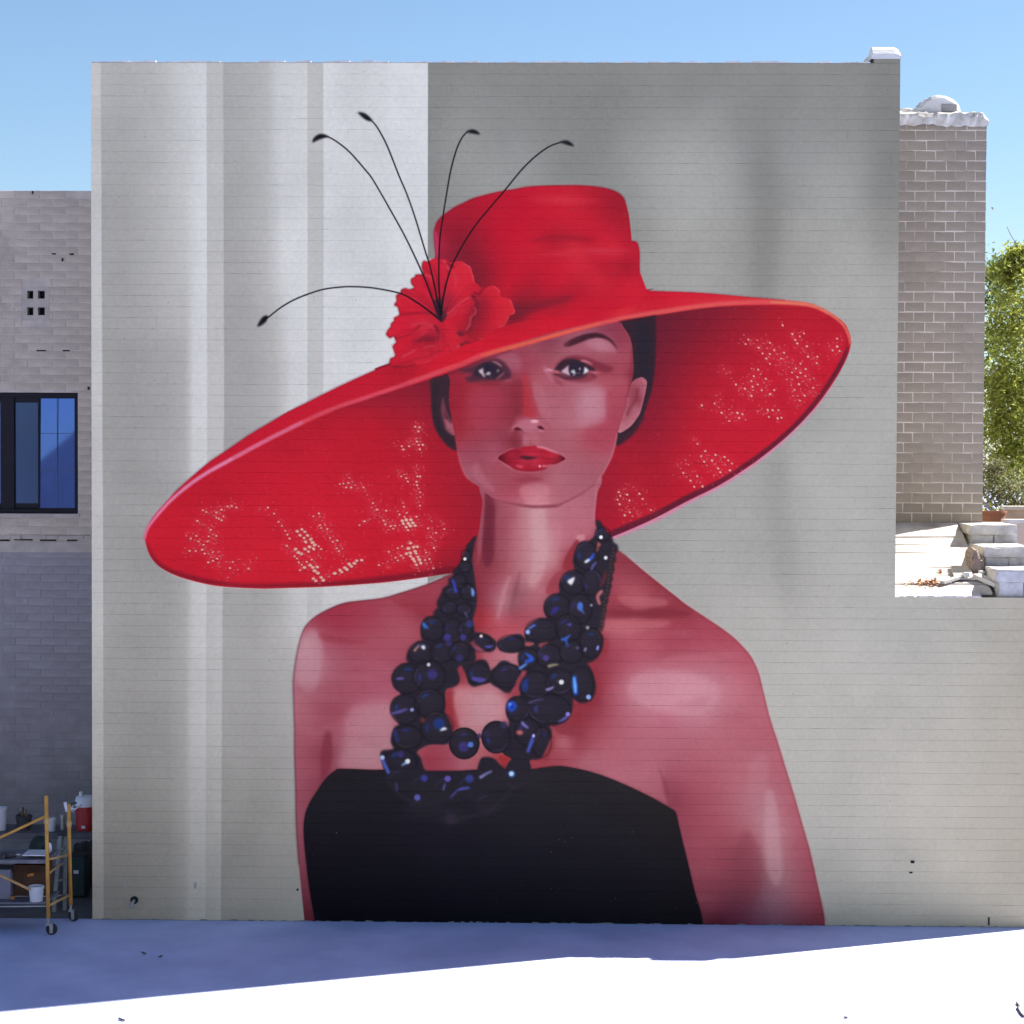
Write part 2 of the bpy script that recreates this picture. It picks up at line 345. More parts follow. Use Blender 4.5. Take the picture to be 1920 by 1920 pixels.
def paint_hat():
    brim = [(272, 1008), (276, 1028), (285, 1047), (302, 1064), (329, 1078), (360, 1088), (395, 1096), (427, 1100), (489, 1103), (540, 1102), (602, 1100), (665, 1096), (727, 1091), (790, 1083), (850, 1074), (900, 1066), (1000, 1050), (1100, 1026), (1150, 1006), (1200, 985), (1240, 966), (1287, 941), (1340, 915), (1382, 890), (1432, 855), (1482, 813), (1528, 765), (1563, 717), (1582, 684), (1592, 660), (1595, 640), (1591, 622), (1581, 605), (1554, 587), (1519, 571), (1482, 565), (1397, 557), (1309, 549.5), (1213, 546), (1213, 546), (1000, 600), (731, 681), (700, 695.6), (646, 720), (609, 738), (571, 757), (540, 772), (510, 790), (468, 815), (427, 843), (393, 866), (354, 899), (325, 926), (302, 951), (285, 972), (274, 995)]
    # pale overspray round the outline
    stroke(brim[3:14], 3.0, (226, 190, 186), .8, .8)
    stroke([(1150, 1008), (1200, 988), (1240, 970), (1287, 944), (1340, 918), (1382, 893), (1432, 858), (1482, 816), (1528, 768), (1563, 720)], [7, 6, 6, 5, 5, 4, 3, 2], (222, 130, 168), .8, .9)
    B = full_mask(brim)
    red = [(290, 1010, (196, 30, 54)), (330, 960, (190, 28, 52)), (400, 930, (186, 27, 52)), (400, 1000, (194, 30, 54)), (500, 880, (184, 27, 52)), (600, 830, (181, 27, 52)), (700, 790, (172, 27, 50)), (770, 765, (152, 28, 50)), (800, 725, (128, 29, 48)), (700, 752, (150, 28, 50)), (600, 790, (172, 27, 50)), (800, 860, (168, 27, 50)), (850, 900, (160, 28, 50)), (885, 950, (154, 28, 50)), (885, 1010, (160, 28, 50)), (700, 950, (187, 28, 53)), (500, 1000, (194, 30, 55)), (500, 1060, (196, 31, 55)), (350, 1050, (190, 28, 52)), (650, 1040, (194, 29, 53)), (800, 1040, (184, 28, 51)), (830, 1062, (150, 28, 48)),
           (1235, 620, (108, 30, 48)), (1235, 700, (124, 28, 48)), (1225, 800, (140, 28, 50)), (1300, 600, (122, 28, 48)), (1400, 595, (146, 28, 48)), (1480, 600, (170, 28, 50)), (1570, 640, (178, 27, 52)), (1300, 700, (154, 28, 50)), (1400, 690, (174, 27, 52)), (1500, 690, (182, 28, 54)), (1500, 760, (184, 28, 54)), (1400, 820, (181, 28, 54)), (1300, 800, (170, 28, 52)), (1250, 900, (168, 28, 52)), (1150, 940, (158, 28, 52)), (1180, 850, (158, 28, 50)), (1300, 880, (180, 27, 52)), (1200, 965, (172, 27, 50))]
    field(B, red, 20)
    rng = np.random.default_rng(5)
    for k in range(1500):            # woven straw: short strokes following the brim
        x, y = rng.uniform(285, 880), rng.uniform(730, 1090)
        if k > 800: x, y = rng.uniform(1130, 1580), rng.uniform(600, 980)
        a = rng.choice([.25, -1.05]) + rng.normal(0, .12) if x > 1000 else rng.choice([.28, 1.0])+rng.normal(0, .12)
        l = rng.uniform(4, 11)
        c = (205, 48, 72) if rng.random() < .5 else (138, 22, 42)
        stroke([(x, y), (x+l*math.cos(a), y+l*math.sin(a))], 1.3, c, 0, rng.uniform(.12, .38), B)
    # dark inside of the far edge
    stroke([(276, 1020), (302, 1060), (360, 1083), (427, 1095), (489, 1098), (602, 1095), (665, 1091), (727, 1085), (790, 1077), (850, 1067)], [2, 6, 8, 7, 6, 8, 10, 12, 12, 12], (120, 24, 42), 1.6, .85, B)
    stroke([(1120, 1016), (1150, 1001), (1200, 979), (1240, 960), (1287, 935), (1340, 909), (1382, 884), (1432, 849), (1482, 807), (1525, 760), (1559, 712), (1578, 680), (1588, 655)], [14, 13, 12, 11, 11, 10, 9, 9, 9, 8, 8, 8, 5], (98, 30, 50), 1.3, .95, B)
    stroke([(1588, 655), (1590, 640), (1586, 622), (1572, 604), (1552, 592)], [6, 5, 4, 3], (150, 24, 44), 1.2, .7, B)
    dots = []
    def D(o, s, *p): dots.extend([(a/s+o[0], b/s+o[1]) for a, b in p])
    D((260, 720), 4.8, (630, 1165), (675, 1185), (700, 1200), (722, 1212), (735, 1170), (765, 1190), (745, 1130), (770, 1140), (685, 1140), (700, 1155), (748, 1225), (610, 1150), (580, 1135), (870, 1075), (880, 1110), (800, 1100), (820, 1112), (840, 1098), (530, 1230), (550, 1245), (575, 1265), (600, 1270), (628, 1293), (650, 1310), (640, 1335), (668, 1355), (700, 1365), (632, 1370), (675, 1390), (695, 1400), (622, 1415), (520, 1365), (490, 1345), (430, 1365), (470, 1390), (540, 1415), (550, 1452), (585, 1445), (500, 1478), (515, 1500), (572, 1490), (605, 1475), (460, 1500), (425, 1525), (630, 1525), (670, 1510), (718, 1510), (690, 1548), (732, 1548), (708, 1570), (650, 1560), (670, 1590), (722, 1610), (628, 1603), (733, 1650), (595, 1525), (655, 1490), (790, 1600), (850, 1600), (900, 1580), (965, 1625), (1010, 1600), (825, 1655), (850, 1700), (990, 1660), (1060, 1570), (805, 1740), (895, 1670), (1090, 1130), (1165, 1110), (1220, 1165), (1260, 1240), (1290, 1275), (1320, 1320), (1340, 1355), (1360, 1390), (1335, 1455), (1355, 1475), (1380, 1510))
    n1 = len(dots)
    D((540, 720), 4.8, (85, 1325), (127, 1308), (153, 1330), (110, 1360), (178, 1362), (147, 1385), (208, 1395), (160, 1420), (222, 1425), (242, 1448), (278, 1460), (195, 1465), (155, 1485), (185, 1507), (232, 1483), (120, 1527), (95, 1515), (60, 1550), (82, 1570), (70, 1485), (300, 1485), (280, 1165), (230, 1190), (255, 1225), (290, 1195), (310, 1230), (290, 1270), (335, 1270), (300, 1295), (320, 1322), (355, 1305), (385, 1330), (415, 1370), (355, 1352), (380, 1385), (405, 1420), (445, 1408), (430, 1455), (470, 1455), (440, 1478), (460, 1503), (472, 1525), (497, 1555), (495, 1485), (525, 1585), (215, 1580), (240, 1600), (200, 1630), (170, 1600), (150, 1650), (100, 1605), (125, 1625), (110, 1675), (225, 1650), (240, 1680), (265, 1645), (295, 1565), (275, 1545), (270, 1700), (300, 1740), (320, 1765), (230, 1750), (252, 1770), (347, 1715), (372, 1733), (422, 1703), (470, 1675), (485, 1692), (513, 1652), (530, 1667), (553, 1620), (572, 1640), (600, 1612), (620, 1590), (665, 1585), (530, 818), (555, 845), (547, 890), (585, 880), (605, 910), (570, 930), (627, 938), (655, 890), (680, 930), (697, 968), (715, 1000), (500, 895), (525, 930), (468, 900), (767, 1072), (790, 1098), (755, 1112), (803, 1130), (775, 1142), (825, 1160), (790, 1180), (850, 1200), (862, 1228), (740, 1215), (690, 1235), (645, 1270), (885, 1140), (900, 1218), (912, 1245), (940, 1238), (877, 1262), (925, 1280), (905, 1312), (950, 1302), (965, 1275), (1005, 1272), (1030, 1232), (1065, 1222), (1108, 1222), (1040, 1258), (1085, 1255), (1125, 1250), (1065, 1288), (1103, 1278), (1145, 1275), (1082, 1315), (1118, 1312), (1172, 1222), (1183, 1248), (1158, 1195), (1050, 1195), (1070, 1160), (1045, 1105), (1035, 1072), (990, 1145), (1005, 1175), (990, 780), (1005, 800), (1020, 832), (1047, 815), (1065, 848), (1080, 878), (1160, 740), (1170, 772), (1155, 805), (1190, 832), (1167, 832), (1158, 880), (1163, 910), (1178, 942), (1190, 975), (1155, 993), (1160, 1027), (1193, 1017), (1178, 1062), (1190, 1095), (1085, 530), (1090, 560), (1108, 515), (1122, 545), (1165, 415), (1175, 428), (1160, 490), (1190, 485), (1160, 518), (1198, 518), (1178, 548), (1213, 548), (1188, 588), (1203, 618), (1040, 590), (1025, 560), (1185, 390), (1205, 410), (1145, 385), (1097, 1412), (1105, 1432), (1132, 1468), (1085, 1480), (1145, 1505), (1155, 1525), (1068, 1527), (1102, 1520), (1172, 1555), (1105, 1550), (1127, 1573), (1183, 1580), (1140, 1595), (1195, 1610), (1157, 1627), (1170, 1658), (1185, 1685), (1165, 1465), (820, 1630), (855, 1615), (900, 1597), (935, 1582), (970, 1563), (990, 1588), (955, 1608), (1020, 1545), (1040, 1565), (910, 1510), (950, 1495), (990, 1478), (1030, 1460), (1235, 1495), (1245, 1515), (1255, 1550), (1215, 1555), (1275, 1575), (1235, 1585), (1250, 1615), (1290, 1608), (1265, 1665), (1310, 1658), (1285, 1200), (1295, 1235), (1262, 1300), (1275, 1335), (1290, 1380), (1310, 1395), (1330, 1410), (1295, 1430), (1315, 1475), (1330, 1503), (1375, 1235), (1390, 1272), (1408, 1305), (1310, 1345), (1335, 1340))
    n2 = len(dots)
    D((1200, 520), 4.571, (890, 500), (928, 537), (905, 575), (975, 572), (1005, 542), (1057, 572), (1113, 565), (1017, 607), (1090, 612), (1150, 628), (1193, 600), (1235, 650), (1050, 655), (1113, 660), (1175, 662), (1083, 700), (1147, 700), (1210, 700), (1113, 745), (1247, 733), (1260, 688), (1305, 740), (1375, 745), (1195, 755), (1275, 775), (1335, 785), (1228, 800), (1420, 790), (1303, 820), (1375, 822), (1218, 840), (1260, 880), (1305, 880), (1418, 850), (1350, 860), (1455, 880), (1490, 870), (1295, 930), (1362, 920), (1400, 895), (1435, 935), (1325, 968), (1378, 962), (1520, 930), (1485, 950), (1465, 995), (1505, 990), (1313, 1020), (1355, 1020), (1412, 1018), (1480, 1028), (1330, 1060), (1370, 1060), (1355, 1105), (1222, 415), (1305, 490), (1360, 480), (1330, 540), (1370, 510), (1347, 570), (1388, 615), (1415, 648), (1440, 685), (1468, 705), (1520, 685), (1515, 740), (1480, 650), (1430, 595), (1405, 485), (1690, 530), (1733, 545), (1625, 593), (1690, 597), (1650, 630), (1710, 635), (1680, 665), (955, 785), (1013, 795), (1035, 832), (975, 850), (1078, 873), (955, 893), (883, 915), (822, 922), (1010, 922), (1063, 910), (1113, 922), (965, 940), (1080, 948), (900, 958), (970, 970), (1043, 972), (845, 975), (928, 985), (883, 1010), (1078, 1017), (1115, 1005), (955, 1020), (1150, 970), (740, 833), (782, 868), (720, 790), (690, 1050), (660, 1015), (640, 1085), (675, 1120), (785, 1165), (835, 1165), (765, 1135), (850, 1210), (905, 1225), (740, 1203), (700, 1165), (878, 1175), (765, 1235), (530, 1100), (1045, 1130), (1095, 1140), (1137, 1142), (1187, 1142), (1060, 1180), (1010, 1150), (1105, 1200), (1213, 1207), (1180, 1212))
    D((1100, 820), 6.4, (1187, 275), (1228, 338), (1275, 415), (1328, 472), (1365, 545), (1392, 592), (1090, 325), (1130, 378), (1160, 430), (1205, 480), (1247, 522), (1292, 597), (1470, 220), (1548, 215), (1505, 283), (1607, 275), (1550, 322), (1665, 335), (1655, 240), (1700, 280), (1745, 318), (1580, 378), (1605, 422), (1630, 465), (1720, 400), (1530, 458), (1445, 348), (1410, 295), (1375, 230), (1423, 170), (1285, 37), (1330, 83), (448, 628), (487, 690), (562, 600), (440, 748), (515, 760), (635, 680), (672, 742), (715, 803), (772, 875), (492, 832), (572, 852), (520, 902), (617, 925), (552, 950), (458, 938), (428, 878), (397, 805), (372, 750), (405, 705), (385, 660))
    big = [(1080, 1260, 70, 50), (1130, 1540, 70, 110), (240, 1700, 100, 80), (520, 1650, 120, 60), (150, 1420, 120, 120), (690, 1560, 70, 60)]
    for x, y in dots[::2]: blob(x, y, 11, 9, (214, 62, 80), .16, soft=.95, clip=B)
    extra = []
    for x, y in dots:               # finer weave light between the larger holes
        for _ in range(2): extra.append((x+rng.normal(0, 8), y+rng.normal(0, 8)))
    for x, y in extra: blob(x, y, 1.7, 1.2, (222, 110, 112), .55, rot=30, soft=.5, clip=B)
    for k, (x, y) in enumerate(dots):
        f = rng.uniform(.55, .95)
        if k < n2 and k >= n1:
            X, Y = (x-540)*4.8, (y-720)*4.8
            if any(abs(X-a) < b_ and abs(Y-c) < d_ for a, c, b_, d_ in big): f = rng.uniform(1.1, 1.5)
        if k >= n2: f *= 1.05
        if f < 1.0: f *= .95
        blob(x+.5, y+1.0, 3.0*f, 2.5*f, (104, 12, 28), .55, soft=.5, clip=B)
        blob(x, y, 2.75*f, 2.05*f, (240, 186, 170) if f > .72 else (226, 132, 130), .92 if f > .66 else .75, rot=(35 if x > 1000 else 15)+rng.normal(0, 15), soft=.35, clip=B)
    # upper face of the brim
    top = [(271.5, 1010), (274, 995), (285, 972), (302, 951), (325, 926), (354, 899), (393, 866), (427, 843), (468, 815), (510, 790), (540, 772), (571, 757), (609, 738), (646, 720), (700, 695.6), (760, 672), (900, 600), (1000, 560), (1213, 546), (1213, 546), (1309, 549.5), (1397, 557), (1482, 565), (1519, 571), (1554, 587), (1581, 605), (1592, 626), (1592, 630), (1580, 609), (1553, 590), (1528, 577), (1484, 572.5), (1419, 572.5), (1353, 573.6), (1305, 579), (1228, 592), (1175, 600), (1125, 610), (1087, 620), (1044, 633), (1000, 645), (966, 652.5), (934, 663), (894, 677), (856, 694), (809, 710), (755, 728), (700, 745.6), (650, 762), (600, 782), (531, 815), (468, 848), (406, 881), (364, 908), (333, 931), (302, 964), (285, 988)]
    Tm = full_mask(top)
    field(Tm, [(300, 965, (190, 30, 60)), (420, 855, (186, 26, 56)), (520, 795, (188, 26, 54)), (620, 745, (186, 26, 54)), (700, 715, (178, 26, 52)), (760, 690, (168, 26, 50)), (800, 690, (192, 28, 54)), (880, 660, (194, 26, 52)), (960, 610, (178, 26, 52)), (1000, 590, (186, 26, 52)), (960, 635, (194, 26, 52)), (1060, 600, (190, 26, 54)), (1130, 580, (188, 25, 54)), (1170, 588, (204, 46, 62)), (1200, 565, (190, 28, 54)), (1250, 560, (192, 28, 56)), (1330, 556, (194, 30, 58)), (1330, 566, (206, 52, 66)), (1450, 563, (200, 50, 60))], 12)
    paint_rim(0, 30)
    low = [(x, y+5) for x, y in RIM[9:20]]
    stroke(low, 1.6, (96, 16, 32), .6, .55)
    stroke([(1175, 601.5), (1240, 591), (1310, 581), (1360, 575)], 1.6, (90, 16, 32), .6, .6)
    stroke([(325, 925), (354, 898), (393, 865), (427, 842), (468, 814), (510, 789), (571, 756), (646, 719), (731, 681)], 1.6, (110, 26, 44), .4, .75)
    stroke([(1226, 546), (1309, 549), (1397, 556.5), (1470, 563)], 1.4, (120, 40, 50), .4, .6)
    # crown
    crown = [(812, 505), (815, 487), (815, 470), (813, 440), (814, 430), (817, 420), (822, 412), (831, 403), (850, 390), (870, 380), (890, 371), (920, 363), (944, 358), (965, 355), (985, 351), (1010, 349), (1050, 348), (1090, 348), (1115, 350), (1130, 352), (1145, 356), (1157, 361), (1166, 368), (1172, 378), (1176, 392), (1179, 405), (1182, 430), (1184, 451), (1184, 452), (1190, 453), (1195, 456), (1197, 462), (1199, 475), (1199, 500), (1200, 511), (1204, 522), (1210, 538), (1213, 546), (1206, 560), (1180, 575), (1100, 590), (1000, 600), (900, 620), (830, 620)]
    K = full_mask(crown)
    field(K, [(822, 450, (168, 34, 68)), (830, 425, (150, 27, 52)), (850, 410, (156, 26, 52)), (850, 450, (140, 28, 50)), (880, 430, (150, 27, 50)), (880, 480, (130, 28, 48)), (900, 520, (128, 28, 46)), (910, 560, (150, 28, 48)), (900, 395, (166, 25, 52)), (930, 420, (178, 24, 54)), (930, 480, (172, 25, 52)), (960, 380, (180, 24, 54)), (1000, 400, (186, 24, 54)), (960, 440, (186, 24, 54)), (960, 520, (184, 25, 54)), (1060, 372, (188, 32, 58)), (1060, 410, (188, 30, 56)), (1100, 420, (186, 30, 56)), (1120, 385, (168, 27, 52)), (1150, 385, (156, 28, 50)), (1168, 415, (162, 28, 52)), (1130, 435, (182, 28, 56)), (1170, 455, (178, 28, 56)), (1100, 450, (174, 26, 52)), (1040, 448, (164, 26, 50)), (1000, 470, (188, 30, 56)), (1080, 470, (196, 42, 64)), (1150, 470, (194, 38, 62)), (1190, 480, (174, 26, 52)), (1175, 503, (160, 25, 50)), (1130, 500, (176, 26, 54)), (1090, 510, (188, 34, 60)), (1040, 500, (186, 26, 54)), (1120, 525, (190, 36, 60)), (1180, 530, (190, 30, 56)), (1040, 535, (182, 26, 54)), (1090, 550, (172, 26, 52)), (1000, 560, (150, 28, 48)), (970, 578, (126, 30, 48)), (1050, 560, (158, 28, 50)), (1080, 575, (186, 25, 52)), (1000, 595, (184, 25, 52)), (1150, 570, (188, 26, 54)), (950, 550, (176, 26, 52)), (1205, 560, (192, 30, 58))], 10)
    blob(1055, 375, 48, 8, (202, 50, 68), .7, 2, .9, K); blob(1130, 471, 45, 6, (202, 52, 72), .7, 1, .9, K); blob(1050, 476, 30, 5, (198, 46, 66), .6, 0, .9, K)
    stroke([(1000, 452), (1030, 446), (1070, 446), (1110, 451)], [3, 8, 8, 3], (146, 26, 48), 2.5, .7, K)
    stroke([(960, 590), (990, 578), (1030, 568), (1075, 558)], [26, 20, 12, 3], (118, 30, 46), 4, .8, K)
    stroke([(816, 436), (818, 455), (820, 480)], [6, 8, 5], (196, 56, 100), 1.4, .8, K)
    stroke(crown[8:24], 2.0, (116, 28, 44), .6, .7); stroke(crown[2:9], 1.6, (130, 28, 50), .6, .6); stroke(crown[28:35], 1.6, (116, 30, 48), .6, .55)
    stroke([(890, 369), (944, 356), (1010, 347), (1090, 346), (1140, 352)], 1.2, (196, 170, 168), .5, .6)

def paint_flower():
    o, s = (700, 480), 6.4
    F = [(580, 125), (600, 62), (645, 68), (690, 45), (740, 25), (780, 32), (870, 45), (900, 70), (940, 80), (990, 70), (1060, 62), (1100, 90), (1150, 120), (1170, 140), (1185, 200), (1205, 250), (1215, 310), (1260, 350), (1310, 400), (1380, 370), (1440, 358), (1490, 385), (1520, 420), (1530, 480), (1620, 510), (1660, 545), (1672, 590), (1692, 640), (1702, 670), (1680, 700), (1640, 710), (1620, 750), (1600, 790), (1570, 840), (1510, 860), (1460, 900), (1400, 920), (1300, 1000), (1200, 1040), (1100, 1060), (1040, 1090), (1010, 1130), (960, 1150), (900, 1180), (850, 1190), (770, 1220), (700, 1250), (620, 1290), (500, 1300), (420, 1320), (330, 1330), (205, 1310), (200, 1250), (215, 1225), (245, 1215), (262, 1190), (245, 1130), (232, 1080), (275, 1035), (260, 1000), (245, 965), (200, 985), (160, 950), (155, 930), (180, 880), (207, 850), (213, 810), (248, 780), (252, 740), (310, 708), (300, 640), (290, 610), (252, 590), (265, 560), (280, 540), (276, 470), (325, 450), (333, 410), (380, 388), (430, 400), (490, 378), (460, 340), (452, 280), (500, 250), (505, 228), (560, 222), (600, 225), (590, 170)]
    P = np.array(F)/s+np.array(o)
    stroke(np.r_[P[54:], P[:4]], 3.4, (238, 226, 222), .6, .7, n=3)
    M = full_mask(P, n=3)
    field(M, [(a/s+o[0], b/s+o[1], c) for a, b, c in ((650, 120, (190, 30, 60)), (800, 150, (194, 34, 64)), (1080, 180, (196, 40, 64)), (960, 380, (192, 34, 60)), (520, 300, (194, 34, 62)), (450, 500, (194, 32, 60)), (560, 620, (192, 28, 58)), (700, 420, (186, 26, 56)), (330, 560, (192, 30, 58)), (420, 720, (192, 28, 58)), (260, 900, (196, 32, 60)), (450, 950, (186, 26, 54)), (600, 840, (198, 42, 66)), (640, 1000, (150, 28, 50)), (760, 960, (160, 28, 50)), (400, 1100, (190, 28, 56)), (300, 1270, (186, 28, 54)), (560, 1200, (194, 34, 60)), (800, 1120, (190, 30, 56)), (930, 950, (192, 32, 56)), (960, 1090, (192, 34, 58)), (900, 780, (192, 30, 56)), (1060, 720, (190, 28, 56)), (1050, 600, (194, 34, 60)), (1200, 560, (176, 30, 54)), (1260, 560, (136, 30, 50)), (1220, 700, (132, 30, 48)), (1150, 860, (140, 30, 48)), (1250, 430, (180, 28, 56)), (1420, 420, (192, 36, 60)), (1450, 600, (190, 30, 56)), (1580, 640, (196, 38, 60)), (1400, 750, (180, 28, 54)), (1500, 790, (194, 36, 60)), (1300, 900, (168, 28, 50)), (1160, 980, (160, 30, 50)), (880, 560, (130, 28, 52)), (780, 520, (160, 28, 54)))], 5, 2)
    H = lambda pts, w=1.9, c=(228, 92, 104), so=.35, a=.9: stroke(pts, w, c, so, a, M, o, s)
    S = lambda pts, w=3, c=(112, 20, 40), so=.9, a=.85: stroke(pts, w, c, so, a, M, o, s)
    S([(880, 90), (930, 120), (960, 130)], 5); S([(620, 130), (690, 220), (740, 330), (770, 430)], [2, 3, 3], a=.5); S([(720, 120), (770, 300), (790, 450)], [2, 4, 3], a=.45); S([(900, 160), (880, 260), (850, 400)], 3, a=.45)
    S([(600, 230), (660, 330), (720, 480)], 3, a=.5); S([(330, 410), (480, 470), (640, 580), (720, 660)], 3, a=.4); S([(320, 700), (450, 690), (600, 680), (720, 700)], 3.5, a=.5); S([(250, 970), (330, 980), (500, 900), (560, 820)], 3, a=.5)
    S([(480, 1040), (600, 990), (740, 1000), (800, 960)], [3, 8, 7, 3], (118, 26, 46), 1.6, .75); S([(740, 850), (790, 920)], 7, (112, 24, 44), 1.4, .8)
    S([(1190, 480), (1240, 560), (1230, 640)], 7, (116, 28, 46)); S([(1245, 680), (1190, 760), (1170, 850), (1120, 920)], 6, (118, 28, 46)); S([(1310, 400), (1270, 460), (1210, 440)], 3)
    S([(1030, 920), (1060, 940)], 8, (84, 26, 38), .8, .95); S([(1060, 1080), (1110, 1070)], 9, (88, 30, 40), .8, .95); S([(1100, 1030), (1200, 1050), (1310, 1010)], 2.5); S([(1450, 910), (1560, 860), (1620, 770)], 3, (120, 26, 44), 1, .7)
    H([(840, 60), (880, 100), (905, 170)]); H([(960, 190), (990, 280), (975, 370)], 2.5, (208, 62, 84), 1); H([(1090, 90), (1165, 140), (1185, 210), (1215, 310)], 2); H([(610, 225), (690, 250), (715, 300)], 2)
    H([(800, 725), (900, 690), (1000, 600), (1140, 500), (1165, 505)], 1.8); H([(970, 650), (985, 690), (880, 740)], 1.6, a=.5); H([(1215, 620), (1230, 680), (1170, 740), (1160, 820), (1115, 890)], 2.0, (222, 96, 112)); H([(1450, 365), (1500, 400), (1520, 430)], 1.6)
    H([(1640, 520), (1672, 590), (1698, 670), (1625, 740), (1575, 835), (1510, 855)], 2.0, (222, 96, 108)); H([(460, 840), (540, 810), (660, 820), (735, 880)], 3, (206, 60, 82), 1.2); H([(350, 1210), (440, 1160), (500, 1130)], 2); H([(600, 1100), (700, 1080), (740, 1090)], 2, a=.6)
    H([(480, 1300), (620, 1280), (700, 1250)], 1.4, a=.6); H([(1010, 1080), (1038, 1085), (1020, 1110)], 1.6, (226, 110, 122)); H([(1280, 1010), (1305, 1000)], 1.8, (226, 120, 130)); H([(330, 600), (300, 520), (330, 460)], 1.4, a=.4); H([(640, 440), (660, 490)], 1.6, a=.5); H([(880, 240), (880, 330)], 1.8, (206, 60, 84), 1)
    fill([(745, 560), (790, 500), (840, 500), (830, 640), (900, 600), (860, 680), (810, 740), (760, 720)], (70, 28, 48), 1.6, .9, M, True, 6, o, s)
    stroke(np.r_[P[48:], P[:3]], 1.5, (84, 24, 36), .3, .85, n=3)
    stroke([(740, 690), (770, 676), (800, 668), (830, 655)], 1.6, (110, 24, 40), .8, .6)
    rng = np.random.default_rng(4)
    for k in range(90):             # veins running out from the flower's centre
        a = rng.uniform(0, 6.28); r0, r1 = rng.uniform(10, 40), rng.uniform(45, 105)
        p0 = (826+r0*math.cos(a), 596+r0*math.sin(a)*.9); p1 = (826+r1*math.cos(a+rng.normal(0, .12)), 596+r1*math.sin(a)*.9)
        stroke([p0, ((p0[0]+p1[0])/2+rng.normal(0, 3), (p0[1]+p1[1])/2+rng.normal(0, 3)), p1], [.6, 1.8, .6], (216, 56, 78) if k % 2 else (146, 20, 44), .4, rng.uniform(.2, .45), M)
    # feelers with seed-like tips
    ink = (20, 18, 24)
    for pts in ([(826, 598), (815.6, 574), (794, 517.5), (762.5, 450), (731, 392.5), (700, 339), (685, 319), (655, 285), (630, 265), (614, 256)],
                [(827, 598), (822, 574), (808, 506.5), (797, 470.6), (778, 408), (762.5, 364), (748, 330), (725, 272.5), (707.5, 240), (697, 227)],
                [(827, 596), (825, 574), (822.6, 517.5), (824, 455), (830.5, 405), (837.5, 361), (845, 319), (855, 282.5), (865, 260), (875, 248)],
                [(827, 596), (830, 564), (840.6, 517.5), (856, 480), (887.5, 428), (919, 389), (944, 360), (977.5, 319), (1005, 292.5), (1030, 275), (1052, 267)],
                [(828, 602), (800, 580), (775, 563), (750, 550), (700, 540), (660, 537.5), (630, 539), (600, 544), (560, 558), (530, 574), (505, 593), (497, 599)]):
        stroke(pts, [3.4, 2.5, 2.3, 2.5, 2.2], ink, 0, 1.0)
    for leaf in ([(586, 267), (588, 259), (597, 252), (608, 252), (616, 257), (606, 259), (595, 263)], [(671, 211), (682, 212), (691, 218), (698, 227), (688, 226), (678, 219)],
                 [(874, 248), (880, 244), (890, 244), (900, 252), (888, 251)], [(1050, 267), (1058, 264), (1067, 266), (1076, 274.5), (1063, 272)], [(483, 612), (486, 603), (494, 593), (502, 592), (499, 602), (491, 609)]):
        fill(leaf, ink, .2, 1, None, True, 5)
        stroke([leaf[0], np.mean(leaf, 0)], 1.2, (88, 86, 104), .4, .6)
    stroke([(815, 565), (826, 600), (835, 590)], 6, (46, 30, 44), 1.2, .8)
